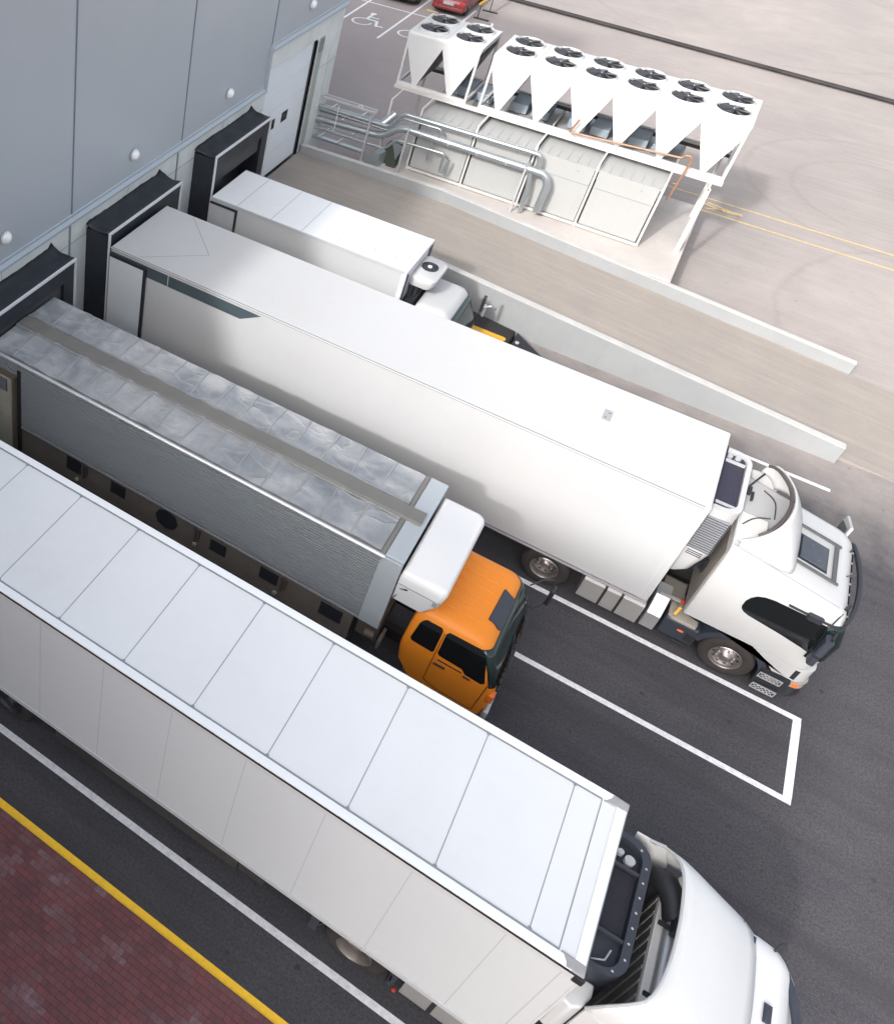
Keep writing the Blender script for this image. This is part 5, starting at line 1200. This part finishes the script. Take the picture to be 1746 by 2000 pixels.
def condenser(x0, nmod, wm, label):
    x1 = x0 + nmod * wm; ya, yb = 25.5, 27.85; zb, zd = 3.42, 5.33
    t = thing('condenser_unit', ((x0 + x1) / 2, (ya + yb) / 2, zb), label, 'condenser unit', 'white condenser units with fans')
    m = M(); m.box(x0, x1, ya, ya + 0.09, zb - 0.015, zb + 0.09); m.box(x0, x1, yb - 0.09, yb, zb - 0.015, zb + 0.09)
    m.box(x0, x0 + 0.09, ya + 0.09, yb - 0.09, zb - 0.015, zb + 0.09); m.box(x1 - 0.09, x1, ya + 0.09, yb - 0.09, zb - 0.015, zb + 0.09)
    for x in (x0, x1 - 0.08):
        for y in (ya + 0.0, yb - 0.08): m.box(x, x + 0.08, y, y + 0.08, zb + 0.09, zd - 0.02)
    part('frame', m, unit_white, t, bevel=0.006, smooth=False)
    # deck with rounded long edges
    m = M(); r_ = 0.10
    prof = [(ya - 0.01, zd - 0.16)] + [(ya - 0.01 + r_ - r_ * math.cos(R(a)), zd - r_ + r_ * math.sin(R(a))) for a in range(0, 91, 18)] + [(yb + 0.01 - r_ + r_ * math.sin(R(a)), zd - r_ + r_ * math.cos(R(a))) for a in range(0, 91, 18)] + [(yb + 0.01, zd - 0.16)]
    m.prism(prof, 0, x0 - 0.01, x1 + 0.01); dk = part('fan_deck', m, unit_white, t, angle=30)
    m = M()
    for k in range(1, nmod): m.box(x0 + k * wm - 0.012, x0 + k * wm + 0.012, ya + 0.1, yb - 0.1, zd + 0.001, zd + 0.018)
    split_parts('deck_joint', m, paint('deck_joint_grey', (0.5, 0.5, 0.5), 0.5, 0.3), dk, smooth=False)
    for k in range(nmod):
        cx = x0 + (k + 0.5) * wm
        for yy in (ya - 0.004, yb - 0.036):
            m = M(); m.prism([(cx - wm / 2 + 0.03, zd - 0.42), (cx - 0.07, zb + 0.09), (cx + 0.07, zb + 0.09), (cx + wm / 2 - 0.03, zd - 0.42), (cx + wm / 2 - 0.001, zd - 0.30), (cx + wm / 2 - 0.001, zd - 0.162), (cx - wm / 2 + 0.001, zd - 0.162), (cx - wm / 2 + 0.001, zd - 0.30)], 1, yy, yy + 0.04)
            part('end_plate', m, unit_white, t, smooth=False)
        for s in (-1, 1):
            m = M(); a, c = (cx + s * 0.05, zb + 0.12), (cx + s * (wm / 2 - 0.05), zd - 0.40)
            m.hexa([(a[0] - 0.02, ya + 0.045, a[1]), (a[0] + 0.02, ya + 0.045, a[1]), (a[0] + 0.02, yb - 0.045, a[1]), (a[0] - 0.02, yb - 0.045, a[1])], [(c[0] - 0.02, ya + 0.045, c[1]), (c[0] + 0.02, ya + 0.045, c[1]), (c[0] + 0.02, yb - 0.045, c[1]), (c[0] - 0.02, yb - 0.045, c[1])])
            part('coil', m, coil_m, t, smooth=False)
        for fy in (26.17, 27.24):
            m = M(); m.lathe([(0.525, 0.0), (0.515, 0.05), (0.505, 0.09), (0.49, 0.09), (0.485, 0.02)], (cx, fy, zd), 2, 32); fn = part('fan', m, unit_white, t)
            m = M(); m.lathe([(0.49, 0.004), (0.001, 0.004)], (cx, fy, zd), 2, 28); part('fan_well', m, black, fn, smooth=False)
            m = M(); ph = random.uniform(0, 1.2)
            for q in range(6):
                a0 = ph + q * math.pi / 3; vs = []
                for (rr_, da) in ((0.10, 0.0), (0.47, -0.12), (0.475, 0.50), (0.10, 0.75)):
                    vs.append((cx + rr_ * math.cos(a0 + da), fy + rr_ * math.sin(a0 + da), zd + (0.075 if da < 0.2 else 0.03)))
                m.add(vs, [(0, 1, 2, 3)])
            part('blades', m, paint_blade, fn, solid=0.012, smooth=False)
            m = M(); m.lathe([(0.11, 0.02), (0.11, 0.09), (0.05, 0.10), (0.001, 0.10)], (cx, fy, zd), 2, 16); part('motor', m, black, fn)
            m = M(); m.lathe([(0.025, 0.10), (0.001, 0.115)], (cx, fy, zd), 2, 10)
            for q in range(3):
                a0 = ph * 0.5 + q * 2 * math.pi / 3; pass
            part('hub_cap', m, trim_grey, fn)
            m = M()
            for q in range(4): a0 = ph + q * math.pi / 2; m.bar((cx, fy, zd + 0.095), (cx + 0.49 * math.cos(a0), fy + 0.49 * math.sin(a0), zd + 0.088), 0.007)
            part('guard_stay', m, coil_m, fn)
    return t
paint_blade = paint('fan_blade', (0.03, 0.03, 0.034), 0.28, 0.4, (0.02, 0.02, 0.022), scale=5)
condenser(2.62, 2, 1.28, 'shorter white condenser unit with four fans, nearer the building')
condenser(5.62, 6, 1.31, 'long white condenser unit with twelve fans at the open end of the platform')

# silver pipework
def elbow_path(pts, r=0.18, n=6):
    """polyline with rounded corners"""
    pts = [Vector(p) for p in pts]; out = [pts[0]]
    for i in range(1, len(pts) - 1):
        a, b_, c = pts[i - 1], pts[i], pts[i + 1]; d1 = (a - b_).normalized(); d2 = (c - b_).normalized()
        rr_ = min(r, (a - b_).length * 0.45, (c - b_).length * 0.45); p, q = b_ + d1 * rr_, b_ + d2 * rr_
        for k in range(n + 1):
            u = k / n; out.append(p * (1 - u) ** 2 + b_ * 2 * u * (1 - u) + q * u ** 2)
    return out + [pts[-1]]
def pipe(name, pts, r, mat, label, er=0.2, seg=16, clamps=()):
    t = thing(name, pts[0], label, 'pipe', 'silver pipes beside the ramp' if mat is duct else None)
    if mat is not duct and 'group' in t: del t['group']
    m = M(); m.tube(elbow_path(pts, er), r, seg); part('pipe_run', m, mat, t, angle=60)
    if clamps:
        m = M()
        for c in clamps: m.lathe([(r + 0.002, -0.02), (r + 0.008, -0.02), (r + 0.008, 0.02), (r + 0.002, 0.02)], c, 0, 20)
        part('band', m, galv, t)
    return t
YP = 24.0
pipe('duct', [(0.5, YP, 1.90), (3.05, YP, 2.02), (3.60, YP + 0.05, 2.53), (8.68, YP, 2.55), (8.86, YP, 2.2), (8.83, YP, 1.2)], 0.125, duct, 'long thick silver duct from the building, elbowing down at the third cabinet', 0.3, 20,
     [(x, YP, 2.53) for x in (4.4, 5.4, 6.4, 7.4)])
pipe('duct', [(0.5, YP + 0.25, 2.22), (2.5, YP + 0.25, 2.3), (2.85, YP + 0.25, 2.28), (3.15, YP + 0.6, 2.7)], 0.15, duct, 'short thick silver duct with a bend, at the top of the pipe rack', 0.3, 20)
pipe('pipe', [(0.5, YP, 2.40), (3.22, YP, 2.44), (3.62, YP, 3.06), (8.35, YP, 3.13), (8.38, YP, 2.5)], 0.07, duct, 'upper slim silver pipe crossing the cabinets near their roofs', 0.15)
pipe('pipe', [(0.5, YP, 2.30), (3.24, YP, 2.30), (3.62, YP, 2.90), (5.0, YP, 2.93), (5.0, YP, 2.55)], 0.045, duct, 'thin silver pipe just below the upper slim pipe', 0.1)
pipe('pipe', [(0.5, YP, 1.55), (3.25, YP, 1.60), (3.6, YP, 2.06), (5.35, YP, 2.12), (5.36, YP, 1.42), (5.48, YP, 1.5), (5.55, YP, 1.95)], 0.05, duct, 'lowest thin silver pipe ending in a hook in front of the first cabinet', 0.12)
pipe('pipe', [(4.78, YP + 0.1, 2.45), (4.78, YP + 0.1, 1.65)], 0.035, duct, 'short vertical silver pipe hanging under the thickest duct', 0.1)
pipe('pipe', [(8.22, YP, 2.45), (8.34, YP, 1.65), (8.34, YP, 1.0)], 0.07, duct, 'vertical silver pipe between the duct elbow and the slim post', 0.1)
pipe('copper_pipe', [(8.9, 25.25, 4.1), (8.75, 25.25, 3.62), (12.15, 25.25, 3.86), (12.2, 25.25, 3.98), (12.36, 25.25, 3.98), (12.40, 25.25, 3.75), (12.28, 25.2, 2.42)], 0.035, copper, 'copper pipe along the front beam that drops at the end of the cabinets', 0.06, 10)
pipe('copper_pipe', [(11.6, 25.4, 2.93), (12.38, 25.25, 3.0)], 0.018, copper, 'short thin copper branch low behind the dropping copper pipe', 0.06, 8)

t = thing('pipe_rack', (2, YP, 0), 'galvanised rack of rails and posts holding the pipes between the building and the cabinets', 'rack')
m = M(); m.box(0.5, 2.6, YP - 0.04, YP + 0.04, 2.74, 2.80); m.box(0.5, 2.6, YP + 0.3, YP + 0.36, 2.70, 2.76); split_parts('top_rail', m, galv, t, smooth=False)
m = M(); m.box(0.5, 2.55, YP - 0.10, YP + 0.10, 1.17, 1.25); m.box(0.5, 2.55, YP - 0.02, YP + 0.02, 1.70, 1.73); split_parts('cable_tray', m, duct, t, bevel=0.005, smooth=False)
for x, za in ((2.54, 0.0), (3.95, 0.93), (8.05, 0.93)):
    m = M(); m.box(x - 0.035, x + 0.035, YP - 0.16, YP - 0.09, za, 2.66); m.box(x - 0.02, x + 0.02, YP - 0.09, YP + 0.5, 2.60, 2.64); part('post', m, galv, t, bevel=0.005, smooth=False)
m = M(); m.tube([(1.3, YP - 0.13, 1.8), (1.29, YP - 0.13, 2.68)], 0.018, 8)
for x, z in ((0.75, 1.28), (1.5, 1.3), (2.0, 1.78), (1.0, 2.5), (1.5, 2.2), (2.2, 2.6)): m.bar((x, YP - 0.1, z), (x + 0.05, YP + 0.35, z), 0.035)
for x, z in ((1.0, 1.70), (1.9, 2.85)): m.bar((x, YP, z - 0.1), (x + 0.13, YP, z + 0.06), 0.025); m.bar((x + 0.13, YP, z + 0.06), (x + 0.28, YP, z - 0.1), 0.025)
split_parts('cross_bracket', m, paint('bracket_white', (0.68, 0.68, 0.68), 0.5, 0.2), t, smooth=False)
m = M(); m.box(2.6, 3.4, YP - 0.4, YP - 0.34, 0.93, 0.98); m.bar((2.55, YP - 0.3, 0.95), (3.4, YP + 0.1, 0.97), 0.06); m.bar((2.6, YP - 0.5, 0.80), (3.1, YP + 0.2, 0.95), 0.05); part('foot_rail', m, galv, t, smooth=False)
t = thing('valve_box', (3.55, YP + 0.2, 0.93), 'dark green box with a triangular silver cover under the pipe bend', 'box')
m = M(); m.box(3.25, 3.75, YP + 0.1, YP + 0.5, 0.93, 1.75); part('box_body', m, paint('dark_green', (0.03, 0.045, 0.03), 0.6, 0.3), t, bevel=0.02, smooth=False)
m = M(); m.add([(3.45, YP + 0.06, 1.95), (3.90, YP + 0.04, 1.85), (3.72, YP + 0.04, 1.30)], [(0, 1, 2)]); part('cover', m, duct, t, solid=0.03, smooth=False)
m = M(); m.hexa([(2.65, YP - 0.35, 0.93), (3.15, YP - 0.35, 0.93), (3.35, YP + 0.2, 0.93), (2.85, YP + 0.2, 0.93)], [(2.95, YP - 0.25, 1.45), (3.2, YP - 0.25, 1.45), (3.35, YP + 0.15, 1.5), (3.05, YP + 0.15, 1.5)]); part('sheet_hood', m, duct, t, smooth=False)

# ================================================================== FAR LOT
def car(x, y, paint_, label, plate=True):
    """seen from behind: rear at y, heading +y"""
    t = thing('parked_car', (x, y + 2.1, 0), label, 'car', 'cars in the far parking bays')
    w = 0.86
    prof = [(0.0, 0.32, 0.86), (0.02, 0.62, 0.86), (0.10, 0.86, 0.83), (0.35, 0.95, 0.80), (0.75, 0.98, 0.80)]
    m = M(); rings = []
    L = 4.3
    secs = [(0.0, 0.30, 0.62, 0.78), (0.06, 0.26, 0.80, 0.84), (0.25, 0.24, 0.93, 0.86), (0.9, 0.22, 0.96, 0.88), (2.2, 0.22, 0.93, 0.88), (3.3, 0.22, 0.88, 0.87), (4.0, 0.25, 0.72, 0.82), (4.28, 0.32, 0.58, 0.70)]
    for yy, z0_, z1_, hw in secs:
        rings.append([(x + px, y + yy, pz) for px, pz in ((-hw, z0_ + 0.1), (-hw + 0.08, z0_), (hw - 0.08, z0_), (hw, z0_ + 0.1), (hw, z1_ - 0.25), (hw - 0.05, z1_ - 0.06), (hw - 0.18, z1_), (-hw + 0.18, z1_), (-hw + 0.05, z1_ - 0.06), (-hw, z1_ - 0.25))])
    m.loft(rings); bd = part('body', m, paint_, t, angle=45)
    m = M(); rings = []
    for yy, zz, hw, top in ((0.35, 0.94, 0.72, 0.0), (0.95, 1.38, 0.58, 0.0), (1.3, 1.44, 0.56, 0), (2.1, 1.43, 0.56, 0), (3.1, 0.90, 0.72, 0)):
        rings.append([(x - 0.76, y + yy, 0.9), (x + 0.76, y + yy, 0.9), (x + hw, y + yy, zz), (x - hw, y + yy, zz)])
    m.loft(rings); gh = part('greenhouse', m, glass, t, angle=30)
    m = M(); m.box(x - 0.54, x + 0.54, y + 0.98, y + 2.05, 1.42, 1.465); part('roof', m, paint_, gh, bevel=0.02)
    for s in (-1, 1):
        m = M(); m.box(x + s * 0.72 - 0.14, x + s * 0.72 + 0.14, y - 0.01, y + 0.12, 0.62, 0.80); part('tail_light', m, red_m, t, bevel=0.02)
        for yy in (0.8, 3.4):
            m = M(); m.lathe([(0.001, 0.0), (0.18, 0.0), (0.30, 0.01), (0.32, 0.04), (0.32, 0.18), (0.001, 0.19)], (x + s * 0.88 - (0.19 if s > 0 else 0), y + yy, 0.32), 0, 24); part('wheel', m, rubber, t)
    m = M(); m.box(x - 0.84, x + 0.84, y - 0.05, y + 0.05, 0.32, 0.50); part('bumper', m, paint_, t, bevel=0.03)
    m = M(); m.box(x - 0.28, x + 0.28, y - 0.012, y - 0.002 + 0.04, 0.58, 0.72); part('number_plate', m, white, t, smooth=False)
    m = M(); m.box(x - 0.7, x + 0.7, y - 0.054, y - 0.04, 0.42, 0.44); part('bumper_trim', m, chrome, t, smooth=False)
    return t
car(-1.12, 43.85, car_red, 'dark red car cropped by the top of the picture, parked in a far bay')
car(-3.72, 43.75, car_black, 'black car cropped by the top of the picture, parked in a far bay')
t = thing('parking_barrier', (0.45, 45.5, 0), 'hoop barrier with a yellow bar on thin legs beside the dark red car', 'barrier')
m = M(); m.tube([(0.35, 44.35, 0.85), (0.60, 47.4, 0.85)], 0.07, 10); part('bar', m, yellow_m, t)
for x, y in ((0.36, 44.6), (0.52, 46.2)):
    m = M(); m.tube([(x, y, 0.0), (x, y, 0.85)], 0.022, 8); part('leg', m, black, t)
m = M(); m.box(0.15, 0.95, 44.6, 44.75, 0.0, 0.05); m.box(0.15, 0.95, 46.1, 46.22, 0.0, 0.05); split_parts('foot', m, black, t, smooth=False)
t = thing('kerb_stop', (-2.0, 44.0, 0), 'short yellow kerb stop on the ground behind the dark red car', 'kerb')
m = M(); m.box(-2.15, -1.55, 43.85, 43.97, 0.0, 0.06); part('block', m, paint('stop_yellow', (0.62, 0.48, 0.20), 0.7, 0.4), t, bevel=0.02)

# dark pipeline lying across the lot
t = thing('pipeline', (10, 48.2, 0), 'pair of dark pipes laid in a straight line across the pale lot', 'pipe')
for dy in (0.0, 0.16):
    m = M(); m.tube([(-40, 51.2 + dy, 0.14), (0.66, 48.75 + dy, 0.14), (19.25, 47.62 + dy, 0.14), (60, 45.2 + dy, 0.14)], 0.07, 12)
    part('pipe_run', m, paint('pipe_dark_plum', (0.014, 0.011, 0.013), 0.75, 0.2), t, angle=60)
